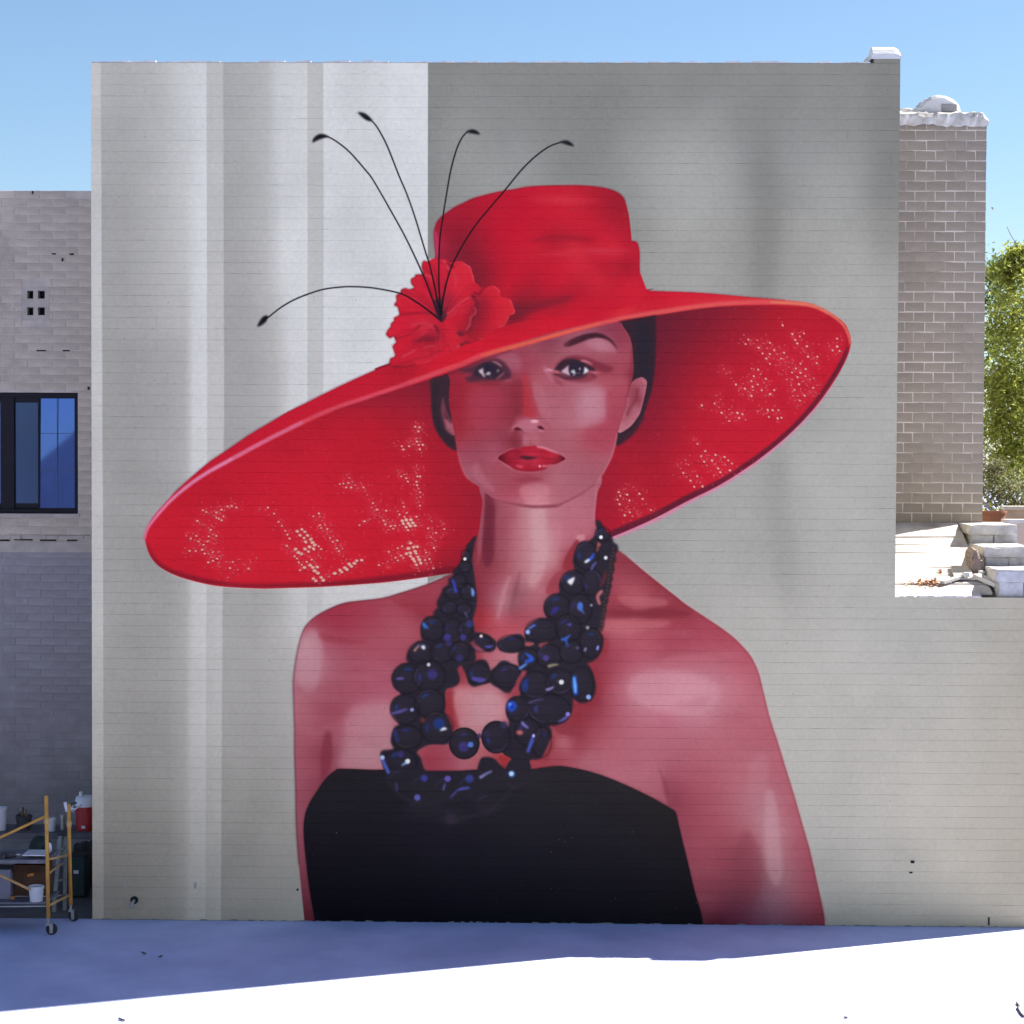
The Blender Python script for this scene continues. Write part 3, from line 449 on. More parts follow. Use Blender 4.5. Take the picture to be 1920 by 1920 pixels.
def paint_body():
    left = [(853, 1072), (830, 1083), (799, 1096), (759, 1109), (717.5, 1121), (676, 1126), (647, 1130), (620, 1140), (592.5, 1155), (576, 1170), (567.5, 1184), (561, 1205), (554, 1242), (550, 1278), (551, 1320), (552.5, 1372), (552.5, 1413), (554.6, 1476), (556, 1550), (561, 1620), (567, 1680), (571, 1720), (573, 1750), (573, 1750)]
    right = [(1549, 1752), (1549, 1752), (1547, 1728), (1545, 1713), (1538, 1680), (1527, 1630), (1517, 1588), (1505, 1547), (1488, 1488), (1473, 1440), (1461, 1400), (1444.6, 1350), (1434, 1308), (1424, 1267), (1415, 1244), (1405, 1227), (1392.5, 1212.5), (1376, 1196), (1351, 1177), (1319.6, 1156), (1288, 1135), (1267.5, 1119), (1236, 1094), (1205, 1069), (1178, 1046), (1157, 1031), (1140, 1020), (1120, 990)]
    neck = [(1117, 980), (1116, 965), (1118, 945), (1120, 925), (1121, 890), (1000, 880), (905, 900), (905, 940), (903, 960), (900, 985), (897, 1000), (892, 1015), (885, 1040)]
    stroke(right[4:25], 5.0, (214, 204, 200), .8, .75); stroke(left[1:12], 4.0, (226, 224, 222), .8, .8)
    stroke(right[5:12], 5, (190, 182, 178), 1.5, .5)
    B = full_mask(left+right+neck, n=4)
    S = [(600, 1160, (164, 58, 78)), (640, 1175, (163, 58, 78)), (700, 1150, (168, 66, 84)), (740, 1145, (172, 78, 94)), (680, 1200, (172, 80, 96)), (580, 1185, (178, 100, 114)), (578, 1205, (194, 140, 150)), (570, 1240, (192, 132, 146)), (566, 1290, (184, 112, 126)), (600, 1245, (188, 120, 134)), (604, 1215, (180, 104, 118)), (640, 1230, (176, 92, 108)), (720, 1210, (173, 84, 100)), (770, 1180, (174, 86, 100)), (750, 1132, (160, 62, 78)), (790, 1145, (148, 54, 70)), (735, 1125, (168, 72, 88)), (820, 1108, (164, 66, 82)), (800, 1112, (160, 64, 80)), (640, 1330, (171, 84, 100)), (615, 1330, (170, 82, 98)), (575, 1340, (184, 106, 120)), (590, 1390, (176, 90, 106)), (568, 1450, (180, 96, 112)), (612, 1415, (146, 64, 80)), (611, 1475, (150, 66, 82)), (598, 1440, (168, 82, 98)), (640, 1390, (182, 104, 118)), (660, 1330, (178, 95, 112)), (690, 1290, (176, 88, 106)), (715, 1340, (192, 124, 138)), (690, 1400, (198, 138, 150)), (650, 1425, (190, 120, 134)), (715, 1430, (200, 134, 144)), (725, 1280, (180, 92, 112)), (720, 1380, (196, 134, 146)),
         (565, 1540, (178, 96, 112)), (566, 1620, (168, 84, 102)), (574, 1680, (146, 66, 86)), (578, 1725, (118, 48, 62)),
         (890, 1320, (198, 140, 148)), (858, 1298, (196, 112, 114)), (925, 1300, (200, 140, 148)), (846, 1325, (160, 58, 68)), (858, 1345, (180, 78, 86)), (862, 1372, (190, 118, 126)), (900, 1355, (198, 140, 148)), (930, 1335, (196, 134, 144)), (868, 1272, (156, 62, 76)), (955, 1306, (170, 78, 90)), (965, 1285, (160, 66, 80)), (850, 1290, (170, 70, 80)), (900, 1290, (190, 112, 122)),
         (840, 1420, (166, 74, 90)), (800, 1425, (160, 62, 78)), (870, 1435, (182, 104, 118)), (940, 1425, (172, 64, 70)),
         (910, 950, (140, 58, 74)), (905, 930, (158, 80, 95)), (902, 975, (162, 82, 98)), (916, 960, (124, 46, 62)), (912, 1010, (126, 48, 64)), (926, 990, (148, 66, 80)), (935, 960, (158, 80, 92)), (935, 1020, (156, 78, 90)), (960, 960, (170, 86, 100)), (960, 1010, (180, 98, 110)), (985, 960, (194, 132, 140)), (1008, 1000, (202, 150, 156)), (1010, 960, (200, 142, 150)), (1030, 970, (190, 118, 130)), (1065, 960, (186, 110, 126)), (1100, 960, (182, 104, 118)), (1060, 1010, (190, 112, 128)), (1100, 1000, (178, 96, 110)), (1040, 1050, (194, 130, 138)), (1010, 1050, (198, 142, 148)), (990, 1090, (188, 122, 132)), (950, 1070, (170, 88, 100)), (925, 1060, (146, 62, 76)), (900, 1060, (138, 56, 70)), (905, 1100, (146, 60, 76)), (925, 1100, (160, 74, 90)), (945, 1100, (180, 108, 120)), (940, 1130, (190, 124, 134)), (920, 1140, (160, 72, 86)), (905, 1160, (164, 52, 62)), (970, 1110, (150, 88, 96)), (985, 1130, (172, 96, 108)), (960, 1145, (154, 80, 94)), (935, 1162, (186, 96, 108)), (960, 1165, (178, 78, 92)), (990, 1165, (178, 82, 94)), (940, 1180, (186, 78, 92)), (1005, 1140, (174, 94, 108)), (1020, 1110, (184, 106, 118)), (1045, 1095, (160, 66, 80)), (1065, 1050, (150, 54, 68)), (1030, 1100, (172, 84, 98)), (900, 1180, (158, 58, 72)), (895, 1115, (128, 50, 66)), (920, 1230, (184, 104, 116)), (960, 1232, (196, 130, 140)),
         (1165, 1050, (138, 54, 68)), (1160, 1085, (160, 72, 86)), (1195, 1075, (146, 60, 74)), (1230, 1105, (150, 60, 74)), (1170, 1110, (176, 84, 96)), (1200, 1125, (182, 94, 104)), (1240, 1125, (164, 72, 86)), (1175, 1143, (138, 54, 68)), (1220, 1147, (138, 54, 68)), (1260, 1145, (146, 56, 70)), (1145, 1142, (150, 60, 74)), (1150, 1165, (178, 88, 100)), (1180, 1172, (186, 98, 108)), (1230, 1170, (176, 82, 96)), (1290, 1158, (156, 62, 76)), (1310, 1165, (166, 70, 86)), (1250, 1190, (172, 76, 92)), (1300, 1200, (174, 76, 94)), (1180, 1205, (178, 86, 100)), (1140, 1200, (170, 78, 92)), (1350, 1200, (172, 76, 92)), (1250, 1222, (172, 78, 94)), (1390, 1230, (178, 86, 102)), (1140, 1240, (160, 66, 82)), (1180, 1240, (176, 84, 102)), (1300, 1235, (182, 96, 112)), (1130, 1280, (156, 60, 76)), (1150, 1290, (180, 92, 108)), (1120, 1325, (152, 60, 76)), (1180, 1270, (184, 106, 120)), (1220, 1275, (196, 124, 138)), (1200, 1310, (196, 128, 140)), (1270, 1268, (198, 130, 144)), (1310, 1285, (206, 142, 156)), (1330, 1310, (206, 142, 156)), (1290, 1330, (202, 136, 150)), (1350, 1260, (188, 112, 126)), (1390, 1290, (188, 110, 124)), (1420, 1300, (184, 104, 118)), (1250, 1345, (190, 112, 128)), (1360, 1345, (190, 112, 126)), (1180, 1350, (184, 104, 120)), (1110, 1370, (166, 76, 90)), (1090, 1350, (148, 56, 70)), (1080, 1375, (152, 62, 76)), (1130, 1400, (180, 96, 110)), (1080, 1400, (164, 70, 84)), (1300, 1390, (184, 106, 120)), (1400, 1380, (184, 102, 116)), (1060, 1395, (190, 112, 122)), (1050, 1410, (170, 80, 94)), (1030, 1425, (166, 70, 82)), (1100, 1425, (184, 106, 120)), (1150, 1440, (184, 104, 118)), (1220, 1430, (186, 108, 122)), (1250, 1465, (166, 84, 100)), (1225, 1480, (176, 94, 108)), (1265, 1500, (150, 68, 84)), (1290, 1460, (176, 92, 108)), (1330, 1480, (178, 92, 106)), (1400, 1440, (184, 108, 120)), (1445, 1440, (184, 104, 118)), (1420, 1500, (190, 124, 136)), (1445, 1545, (196, 142, 152)), (1450, 1600, (192, 134, 144)), (1410, 1570, (180, 104, 116)), (1385, 1600, (160, 80, 94)), (1350, 1540, (178, 92, 106)), (1300, 1560, (172, 84, 100)), (1330, 1620, (172, 84, 100)), (1480, 1520, (182, 102, 116)), (1490, 1590, (178, 98, 112)), (1510, 1640, (174, 90, 106)), (1470, 1650, (178, 120, 132)), (1450, 1690, (160, 110, 128)), (1400, 1640, (156, 80, 96)), (1360, 1680, (144, 70, 88)), (1330, 1700, (150, 72, 90)), (1400, 1690, (130, 70, 90)), (1340, 1730, (104, 40, 60)), (1400, 1725, (122, 62, 86)), (1450, 1725, (140, 92, 116)), (1500, 1690, (168, 92, 108)), (1530, 1720, (146, 66, 84)), (1490, 1730, (140, 78, 98))]
    field(B, S, 9, 3, 4.0)
    F_ = lambda pts, c, so, a: fill(pts, c, so, a, B)
    F_([(996, 955), (1022, 952), (1026, 1000), (1024, 1060), (1004, 1100), (990, 1090), (1000, 1040)], (210, 160, 164), 3, .6)
    F_([(908, 928), (926, 940), (928, 1000), (924, 1050), (908, 1060), (904, 1000)], (112, 38, 56), 2.4, .75)
    F_([(897, 1004), (902, 960), (904, 930), (909, 930), (908, 980), (902, 1040), (894, 1060)], (172, 92, 106), 1.2, .7)
    F_([(932, 960), (950, 958), (952, 1020), (946, 1060), (932, 1040)], (160, 82, 96), 3, .5)
    F_([(1062, 955), (1112, 940), (1112, 990), (1090, 1012), (1060, 1020)], (186, 108, 122), 3, .5)
    F_([(1080, 1006), (1095, 1002), (1096, 1012), (1086, 1016)], (214, 146, 154), 1, .7)
    F_([(577, 1184), (600, 1190), (604, 1240), (594, 1290), (566, 1292), (556, 1250)], (202, 152, 162), 3, .55)
    F_([(600, 1186), (640, 1196), (690, 1204), (640, 1206), (604, 1200)], (150, 48, 68), 2, .4)
    F_([(655, 1330), (738, 1318), (736, 1350), (742, 1400), (722, 1440), (640, 1440), (648, 1400)], (204, 142, 154), 5, .55)
    F_([(608, 1378), (622, 1378), (620, 1440), (606, 1462), (602, 1440)], (136, 54, 72), 2.4, .7)
    F_([(1190, 1268), (1250, 1258), (1310, 1268), (1345, 1290), (1340, 1320), (1300, 1340), (1240, 1334), (1180, 1306)], (212, 150, 164), 5, .6)
    F_([(1250, 1234), (1310, 1228), (1350, 1240), (1300, 1250), (1240, 1250)], (190, 106, 122), 2, .6)
    F_([(1160, 1118), (1210, 1120), (1250, 1126), (1240, 1138), (1180, 1138)], (190, 104, 112), 1.6, .6)
    F_([(1140, 1142), (1200, 1145), (1250, 1140), (1300, 1152), (1240, 1158), (1190, 1156), (1142, 1158)], (128, 46, 60), 1.6, .75)
    F_([(1138, 1166), (1200, 1164), (1260, 1168), (1200, 1184), (1140, 1184)], (194, 108, 116), 2.4, .6)
    F_([(1435, 1490), (1454, 1494), (1462, 1560), (1468, 1640), (1452, 1660), (1436, 1610)], (208, 158, 168), 3, .6)
    F_([(1406, 1430), (1440, 1420), (1436, 1480), (1410, 1480)], (196, 130, 142), 4, .5)
    F_([(1392, 1560), (1424, 1590), (1428, 1660), (1400, 1700), (1376, 1660)], (146, 68, 84), 5, .5)
    F_([(1130, 1448), (1236, 1436), (1246, 1480), (1256, 1510), (1200, 1482)], (192, 116, 130), 3, .5)
    F_([(840, 1292), (868, 1290), (930, 1300), (950, 1312), (950, 1340), (930, 1352), (905, 1362), (880, 1364), (856, 1362), (852, 1330)], (206, 148, 156), 4, .6)
    F_([(838, 1296), (850, 1300), (850, 1340), (858, 1362), (848, 1368), (836, 1336)], (150, 46, 56), 2, .6)
    # loose horizontal roller marks in the skin
    rng = np.random.default_rng(8)
    for k in range(60):
        x, y = rng.uniform(1140, 1480), rng.uniform(1180, 1700)
        if k > 40: x, y = rng.uniform(570, 740), rng.uniform(1170, 1430)
        blob(x, y, rng.uniform(14, 40), rng.uniform(5, 11), (200, 132, 146) if rng.random() < .5 else (160, 74, 90), rng.uniform(.06, .16), 0, .8, B)
    stroke([(1145, 1150), (1190, 1151), (1240, 1150), (1290, 1153)], [4, 7, 6, 2], (130, 48, 62), 2.2, .55, B)
    stroke([(730, 1122), (770, 1136), (800, 1152)], [2, 10, 14], (150, 50, 66), 3, .55, B)
    stroke([(975, 1072), (966, 1110), (957, 1150)], [3, 9, 3], (138, 76, 88), 2, .6, B)
    stroke([(956, 1082), (945, 1112), (934, 1158)], [6, 8, 5], (200, 136, 144), 2, .7, B)
    stroke([(1236, 1440), (1247, 1470), (1256, 1512)], [2, 5, 6], (134, 56, 72), 2.2, .6, B)
    stroke([(617, 1378), (612, 1420), (609, 1475)], [6, 14, 14], (148, 60, 78), 4, .5, B)
    stroke([(918, 930), (915, 980), (912, 1040)], [12, 15, 12], (112, 40, 56), 4, .6, B)
    stroke(right[2:26], 1.8, (132, 48, 62), .5, .8); stroke(left[:20], 1.7, (70, 32, 42), .4, .8)
    stroke([(1205, 1069), (1236, 1094), (1267, 1119), (1300, 1143)], 10, (132, 48, 62), 4, .5, B)
    stroke([(1118, 915), (1115, 945), (1113, 975)], 3, (200, 128, 140), 1, .5, B)
    # cast shadows of the beads painted on the skin
    fill([(1085, 1013), (1066, 1034), (1056, 1058), (1060, 1072), (1090, 1070)], (140, 48, 62), .8, .9, B)
    fill([(1056, 1068), (1038, 1080), (1027, 1098), (1026, 1114), (1050, 1110), (1070, 1080)], (160, 66, 80), .8, .9, B)
    for pts, w in (([(1122, 1195), (1136, 1205), (1130, 1230), (1112, 1250), (1120, 1290), (1112, 1318), (1085, 1326), (1080, 1350), (1050, 1372)], 13), ([(895, 1040), (896, 1090), (900, 1140), (893, 1180)], 9), ([(846, 1290), (842, 1320), (852, 1350), (856, 1368)], 12), ([(1036, 1380), (1034, 1400), (1020, 1424)], 10), ([(880, 1225), (900, 1232), (872, 1262)], 8)):
        stroke(pts, w, (146, 50, 64), 3.0, .7, B)
    fill([(1034, 1362), (1060, 1354), (1082, 1366), (1095, 1376), (1074, 1380), (1050, 1374)], (148, 58, 72), 1.5, .8, B)
    # black strapless dress
    dress = [(594, 1750), (594, 1750), (591, 1725), (589, 1715), (580, 1660), (573, 1600), (570, 1560), (572, 1530), (581, 1505), (597, 1480), (606, 1466), (617.5, 1453), (628, 1445), (640, 1441), (697, 1443), (728, 1443), (800, 1445), (860, 1445), (897, 1443), (992.5, 1442), (1016, 1439), (1047.5, 1436), (1072.5, 1439), (1100, 1445), (1130, 1454), (1165, 1468), (1200, 1484), (1235, 1502), (1255, 1514), (1267, 1522), (1272, 1540), (1280, 1575), (1290, 1615), (1303, 1670), (1312, 1700), (1318, 1725), (1321, 1752), (1321, 1752)]
    Dm = full_mask(dress, n=4)
    field(Dm, [(600, 1500, (38, 35, 42)), (640, 1450, (38, 34, 40)), (580, 1580, (32, 28, 36)), (600, 1710, (18, 17, 26)), (800, 1500, (37, 34, 44)), (800, 1600, (32, 30, 40)), (800, 1715, (17, 17, 28)), (1000, 1460, (44, 42, 46)), (1050, 1450, (43, 40, 44)), (1000, 1560, (37, 35, 44)), (1000, 1700, (22, 22, 32)), (1200, 1500, (42, 38, 42)), (1250, 1540, (40, 36, 38)), (1250, 1620, (34, 31, 38)), (1290, 1715, (26, 23, 30)), (1150, 1640, (30, 28, 38))], 20)
    stroke(dress[11:24], 1.6, (84, 20, 34), .5, .6); stroke(dress[1:12], 1.5, (50, 22, 32), .5, .7); stroke(dress[23:-1], 1.5, (66, 28, 38), .5, .7)

def paint_head():
    # hair, both sides of the face
    fill([(807, 712), (826, 706), (847, 699), (846, 712), (844, 725), (842, 745), (843, 765), (847, 780), (850, 795), (852, 812), (854, 825), (856, 845), (841, 838), (830, 826), (820, 812), (813, 795), (809, 770), (808, 740)], (58, 38, 48), .6)
    stroke([(816, 722), (816, 770), (826, 806), (848, 832)], 7, (44, 36, 44), 2, .8)
    fill([(1150, 606), (1158, 604), (1190, 599), (1228, 592.5), (1229, 602), (1230, 640), (1228, 690), (1224, 720), (1218, 745), (1213, 760), (1208, 776), (1202, 790), (1190, 810), (1175, 825), (1155, 835), (1150, 800), (1180, 700)], (52, 36, 46), .6)
    stroke([(1203, 616), (1208, 640), (1206, 690), (1212, 730)], [26, 26, 24, 8], (42, 36, 48), 3, .9)
    stroke([(1205, 785), (1188, 808), (1165, 826)], 8, (72, 36, 48), 2, .7)
    # ears
    fill([(831, 744), (827, 765), (829, 782), (834, 800), (840, 808), (853, 816), (850, 795), (846, 788), (838, 772), (834, 758)], (116, 58, 72), .8)
    fill([(835, 786), (838, 802), (853, 815), (850, 798), (846, 789)], (164, 88, 104), .8); stroke([(834, 775), (840, 786), (846, 792)], 4, (84, 40, 54), 1, .8)
    stroke([(835, 802), (842, 810), (852, 816)], 2, (178, 98, 112), .5, .8)
    ear = [(1186, 716), (1200, 708), (1207, 709), (1213, 716), (1211, 732), (1208, 746), (1205, 758), (1200, 775), (1192, 788), (1184, 798), (1174, 806), (1161, 812), (1158, 800), (1163, 788), (1168, 775), (1172, 758), (1176, 738)]
    E = full_mask(ear)
    field(E, [(1205, 720, (176, 98, 112)), (1208, 740, (178, 102, 116)), (1192, 735, (140, 58, 74)), (1180, 740, (162, 84, 98)), (1196, 752, (140, 56, 72)), (1178, 770, (150, 70, 84)), (1190, 765, (172, 98, 112)), (1190, 782, (182, 108, 122)), (1172, 790, (176, 98, 112)), (1166, 803, (188, 118, 130))], 4, 2)
    stroke([(1178, 745), (1176, 765), (1168, 785)], 2, (196, 120, 132), .6, .7, E); stroke([(1196, 730), (1192, 750), (1182, 765), (1176, 778)], 4, (126, 50, 64), 1.4, .7, E); stroke([(1203, 712), (1212, 722), (1208, 745), (1200, 775), (1186, 797), (1166, 809)], 2, (196, 120, 132), .6, .6, E)
    face = [(846, 690), (844, 712), (842.5, 735), (843, 755), (845, 772), (849, 795), (852, 812), (855, 830), (857, 845), (861, 862), (867, 880), (875, 895), (890, 907), (905, 918), (915, 927), (925, 934), (945, 940), (970, 943.5), (1000, 946), (1030, 947), (1060, 940), (1085, 928), (1105, 916), (1115, 909), (1122, 900), (1130, 889), (1140, 872), (1148, 855), (1153, 838), (1157, 820), (1159, 810), (1165, 790), (1172, 765), (1178, 742), (1184, 718), (1188, 695), (1187, 670), (1185, 648), (1180, 630), (1170, 615), (1160, 603), (1125, 606), (1050, 620), (950, 650)]
    M = full_mask(face, n=4)
    S = [(858, 720, (148, 36, 56)), (856, 760, (148, 35, 54)), (862, 800, (152, 44, 60)), (880, 735, (154, 44, 62)), (900, 745, (162, 56, 76)), (900, 785, (165, 58, 78)), (890, 815, (156, 60, 76)), (880, 840, (156, 66, 84)), (868, 850, (160, 70, 88)), (930, 745, (160, 55, 75)), (915, 720, (150, 48, 64)), (950, 735, (142, 50, 68)), (962, 750, (142, 50, 66)), (968, 720, (144, 54, 72)), (978, 690, (156, 64, 82)), (960, 675, (166, 88, 106)), (972, 660, (156, 66, 84)), (950, 780, (138, 48, 64)), (966, 770, (140, 50, 66)), (978, 755, (160, 52, 70)), (990, 740, (172, 58, 74)), (990, 760, (172, 60, 76)), (995, 780, (170, 62, 78)), (1004, 745, (172, 90, 104)), (1015, 765, (172, 96, 110)), (1020, 785, (172, 92, 106)), (1005, 715, (174, 88, 100)), (990, 700, (164, 70, 88)), (1000, 670, (158, 70, 86)), (970, 665, (150, 64, 82)), (1020, 650, (142, 66, 82)), (1005, 655, (152, 74, 88)), (1035, 640, (140, 66, 84)), (1060, 655, (160, 88, 102)), (1050, 672, (162, 86, 98)), (1080, 655, (168, 92, 108)), (1100, 645, (174, 98, 114)), (1125, 645, (182, 112, 130)), (1140, 660, (164, 82, 98)), (1110, 665, (164, 84, 98)), (1130, 625, (146, 68, 88)), (1160, 640, (150, 64, 82)), (1175, 650, (160, 70, 88)), (1172, 680, (166, 76, 92)), (1182, 700, (140, 52, 70)), (1165, 715, (172, 82, 96)), (1150, 700, (160, 68, 84)), (1120, 705, (166, 76, 90)), (1120, 735, (184, 112, 126)), (1105, 750, (188, 124, 140)), (1110, 770, (186, 122, 138)), (1090, 775, (180, 106, 120)), (1140, 745, (174, 80, 94)), (1160, 745, (172, 76, 92)), (1060, 745, (174, 96, 110)), (1040, 725, (172, 90, 106)), (1045, 765, (176, 98, 112)), (1050, 790, (178, 104, 118)), (1070, 795, (180, 108, 122)), (1100, 795, (182, 106, 120)), (1145, 780, (172, 74, 92)), (1130, 805, (172, 72, 90)), (1105, 815, (170, 74, 90)), (1080, 815, (174, 90, 104)), (1060, 825, (172, 94, 108)), (1040, 805, (174, 96, 110)), (1125, 835, (172, 76, 92)), (1145, 835, (172, 80, 96)), (1105, 850, (170, 84, 98)), (1080, 860, (172, 94, 108)), (1135, 860, (170, 88, 102)), (1080, 890, (172, 96, 110)), (1045, 895, (178, 104, 118)), (1110, 890, (168, 92, 106)), (1095, 915, (172, 98, 112)), (1020, 893, (172, 88, 102)), (990, 896, (160, 70, 86)), (1010, 910, (176, 94, 108)), (960, 888, (168, 78, 94)), (960, 905, (164, 72, 88)), (1005, 930, (204, 128, 140)), (1000, 938, (206, 130, 142)), (975, 925, (176, 84, 100)), (940, 915, (164, 76, 92)), (930, 930, (168, 82, 98)), (905, 905, (166, 86, 102)), (885, 890, (168, 92, 108)), (900, 880, (160, 76, 92)), (880, 868, (158, 78, 94)), (920, 860, (164, 80, 98)), (930, 840, (164, 78, 96)), (925, 870, (166, 78, 94)), (905, 835, (156, 68, 86)), (940, 820, (150, 62, 80)), (1045, 930, (180, 102, 116)), (1075, 922, (174, 100, 114)),
         (966, 822, (136, 52, 68)), (968, 838, (140, 54, 70)), (985, 828, (178, 96, 110)), (1003, 826, (176, 96, 110)), (994, 832, (164, 80, 94)), (990, 796, (184, 104, 122)), (1000, 800, (182, 104, 120)), (978, 797, (178, 92, 110)), (960, 800, (162, 74, 92)), (1022, 800, (172, 90, 104)), (990, 812, (172, 92, 108)), (1012, 815, (168, 86, 100))]
    field(M, S, 5, 2, 2.0)
    # brow bone, nose bridge, eye sockets
    b = lambda x, y, rx, ry, c, a, r=0, so=.9: blob(x, y, rx, ry, c, a, r, so, M)
    b(1108, 760, 22, 26, (194, 134, 150), .5); b(1125, 646, 18, 9, (188, 122, 140), .55, 20); b(968, 680, 9, 14, (172, 96, 114), .6, -20)
    stroke([(984, 700), (986, 735), (990, 775)], [5, 9, 14], (176, 52, 68), 2.5, .7, M)
    stroke([(974, 720), (972, 750), (968, 775)], [10, 12, 8], (138, 48, 64), 3, .5, M)
    stroke([(956, 798), (962, 782), (972, 770)], [7, 9, 6], (132, 44, 60), 2, .7, M)
    stroke([(1186, 655), (1187, 690), (1183, 720), (1176, 745)], [3, 8, 8, 4], (120, 46, 62), 2.5, .6, M)
    F_ = lambda pts, c, so, a: fill(pts, c, so, a, M)
    F_([(1092, 736), (1112, 728), (1130, 730), (1135, 745), (1135, 772), (1118, 784), (1090, 782), (1082, 766), (1090, 752)], (194, 132, 148), 2.6, .5)
    F_([(1084, 768), (1130, 762), (1132, 792), (1100, 802), (1078, 796)], (190, 126, 142), 2.0, .4)
    F_([(1138, 738), (1176, 716), (1172, 760), (1162, 800), (1140, 790)], (170, 70, 88), 2.4, .45)
    F_([(1100, 802), (1150, 792), (1158, 806), (1150, 840), (1128, 846), (1108, 826)], (170, 66, 84), 3, .5)
    F_([(985, 694), (992, 712), (998, 740), (1006, 762), (1012, 778), (996, 784), (982, 778), (980, 740)], (172, 52, 68), 3.0, .5)
    F_([(1000, 716), (1016, 726), (1024, 748), (1034, 778), (1028, 790), (1014, 778), (1006, 756), (1000, 736)], (184, 104, 118), 1.4, .6)
    F_([(958, 724), (978, 716), (980, 776), (968, 776), (960, 770)], (134, 44, 60), 2.2, .55)
    F_([(872, 742), (905, 722), (950, 742), (952, 776), (930, 806), (888, 806), (872, 780)], (172, 62, 82), 8, .4)
    F_([(845, 712), (862, 706), (872, 740), (870, 800), (858, 826), (848, 780)], (146, 36, 56), 6, .4)
    F_([(884, 878), (896, 870), (912, 898), (930, 920), (912, 918), (894, 902)], (184, 108, 124), 1.6, .5)
    F_([(976, 914), (1004, 906), (1030, 914), (1024, 938), (1000, 942), (978, 934)], (208, 134, 146), 2.4, .5)
    F_([(970, 793), (985, 784), (1005, 787), (1016, 796), (1008, 806), (985, 810), (972, 804)], (190, 112, 130), 1.6, .6)
    F_([(962, 808), (976, 812), (978, 834), (962, 840)], (130, 46, 62), 2, .5)
    F_([(981, 818), (991, 818), (992, 834), (983, 836)], (184, 106, 118), 1.2, .6); F_([(998, 818), (1012, 820), (1010, 834), (999, 834)], (182, 102, 114), 1.2, .6)
    F_([(1096, 640), (1120, 632), (1146, 644), (1156, 662), (1136, 660), (1112, 654)], (190, 122, 138), 1.6, .55)
    # her right eye (under the brim)
    o, s = (860, 640), 16.0
    fl = lambda pts, c, so=0, a=1, o_=None, s_=None: fill(pts, c, so, a, M, True, 6, o_ or o, s_ or s)
    st = lambda pts, w, c, so=0, a=1, o_=None, s_=None: stroke(pts, w, c, so, a, M, o_ or o, s_ or s)
    st([(1250, 490), (1430, 590), (1570, 840)], [4, 7, 4], (170, 92, 112), 1.6, .8)
    fl([(20, 870), (300, 780), (600, 660), (850, 560), (1000, 520), (1150, 520), (1300, 590), (1450, 730), (1560, 900), (1570, 1080), (1480, 1150), (1250, 1170), (900, 1200), (600, 1210), (300, 1210), (190, 1110), (330, 1040), (430, 990), (300, 940), (100, 940)], (78, 42, 58), 1.6, .95)
    fl([(450, 1000), (560, 760), (760, 660), (960, 640), (1150, 690), (1280, 800), (1320, 940), (1230, 1060), (1080, 1120), (800, 1100), (600, 1060)], (52, 38, 50), .9, .95)
    fl([(720, 800), (780, 700), (920, 680), (1060, 760), (1090, 880), (1000, 960), (860, 960), (760, 920)], (42, 34, 54), .5)
    fl([(600, 870), (670, 840), (735, 800), (735, 900), (770, 1000), (790, 1070), (765, 1080), (690, 1000), (630, 940)], (206, 184, 196), .35)
    fl([(790, 1015), (860, 935), (930, 925), (962, 975), (900, 1012), (850, 1005)], (212, 196, 206), .35)
    fl([(1160, 850), (1225, 862), (1200, 900), (1160, 945), (1150, 900)], (150, 134, 148), .4)
    st([(1030, 610), (1160, 660), (1280, 755)], [1.8, 2.8, 2.2], (198, 132, 148), .4); st([(1140, 1130), (1250, 1040), (1360, 950)], [1.8, 2.8, 1.8], (170, 92, 112), .4); st([(930, 1075), (990, 1075)], 1.6, (110, 76, 90), .5, .8)
    st([(170, 970), (300, 1010)], 4, (140, 54, 78), 1.2, .8); st([(640, 1230), (900, 1270), (1200, 1230)], 6, (132, 44, 60), 2.2, .7); st([(1400, 1190), (1560, 1150)], 3, (176, 90, 108), 1, .7)
    # her left eye
    o, s = (1010, 620), 12.8
    fl([(420, 900), (470, 780), (620, 660), (820, 600), (1020, 615), (1200, 660), (1450, 760), (1760, 870), (1780, 940), (1690, 1000), (1560, 1010), (1400, 960), (1200, 860), (900, 800)], (124, 44, 62), 2.4, .9)
    fl([(360, 1090), (560, 1150), (700, 1210), (950, 1240), (1200, 1230), (1380, 1130), (1260, 1040), (900, 1060), (500, 1040)], (138, 58, 74), 2.0, .9)
    st([(380, 1150), (480, 1240), (580, 1290)], [4, 6, 3], (138, 58, 74), 1.6, .8)
    fl([(380, 940), (440, 850), (520, 760), (640, 690), (780, 670), (920, 700), (1060, 760), (1220, 840), (1330, 910), (1360, 960), (1250, 965), (1190, 975), (1120, 1060), (950, 1110), (780, 1110), (640, 1080), (540, 1000), (480, 960)], (58, 36, 48), .9)
    fl([(545, 985), (610, 920), (730, 835), (715, 950), (760, 1080), (640, 1045)], (204, 168, 184), .4)
    fl([(1085, 880), (1150, 905), (1200, 970), (1130, 1020), (1050, 1045), (1080, 960)], (226, 224, 230), .35)
    fl([(735, 830), (800, 760), (900, 740), (1010, 770), (1075, 860), (1085, 960), (1045, 1060), (950, 1100), (840, 1100), (765, 1060), (735, 950)], (46, 36, 54), .4)
    fl([(770, 975), (850, 945), (870, 990), (892, 1052), (830, 1035)], (206, 216, 218), .35); blob(985, 920, 1.8, 3.0, (150, 138, 160), .9, 0, .5, M, o, s); blob(960, 1030, 5, 2.4, (84, 66, 82), .8, 0, .6, M, o, s); blob(840, 1075, 2.2, 1.4, (150, 130, 150), .8, 0, .5, M, o, s)
    st([(370, 1045), (500, 1075), (640, 1140), (850, 1150), (1050, 1120), (1180, 1060)], [3, 4, 4.5, 5, 4, 2], (72, 40, 54), 1.0, .9)
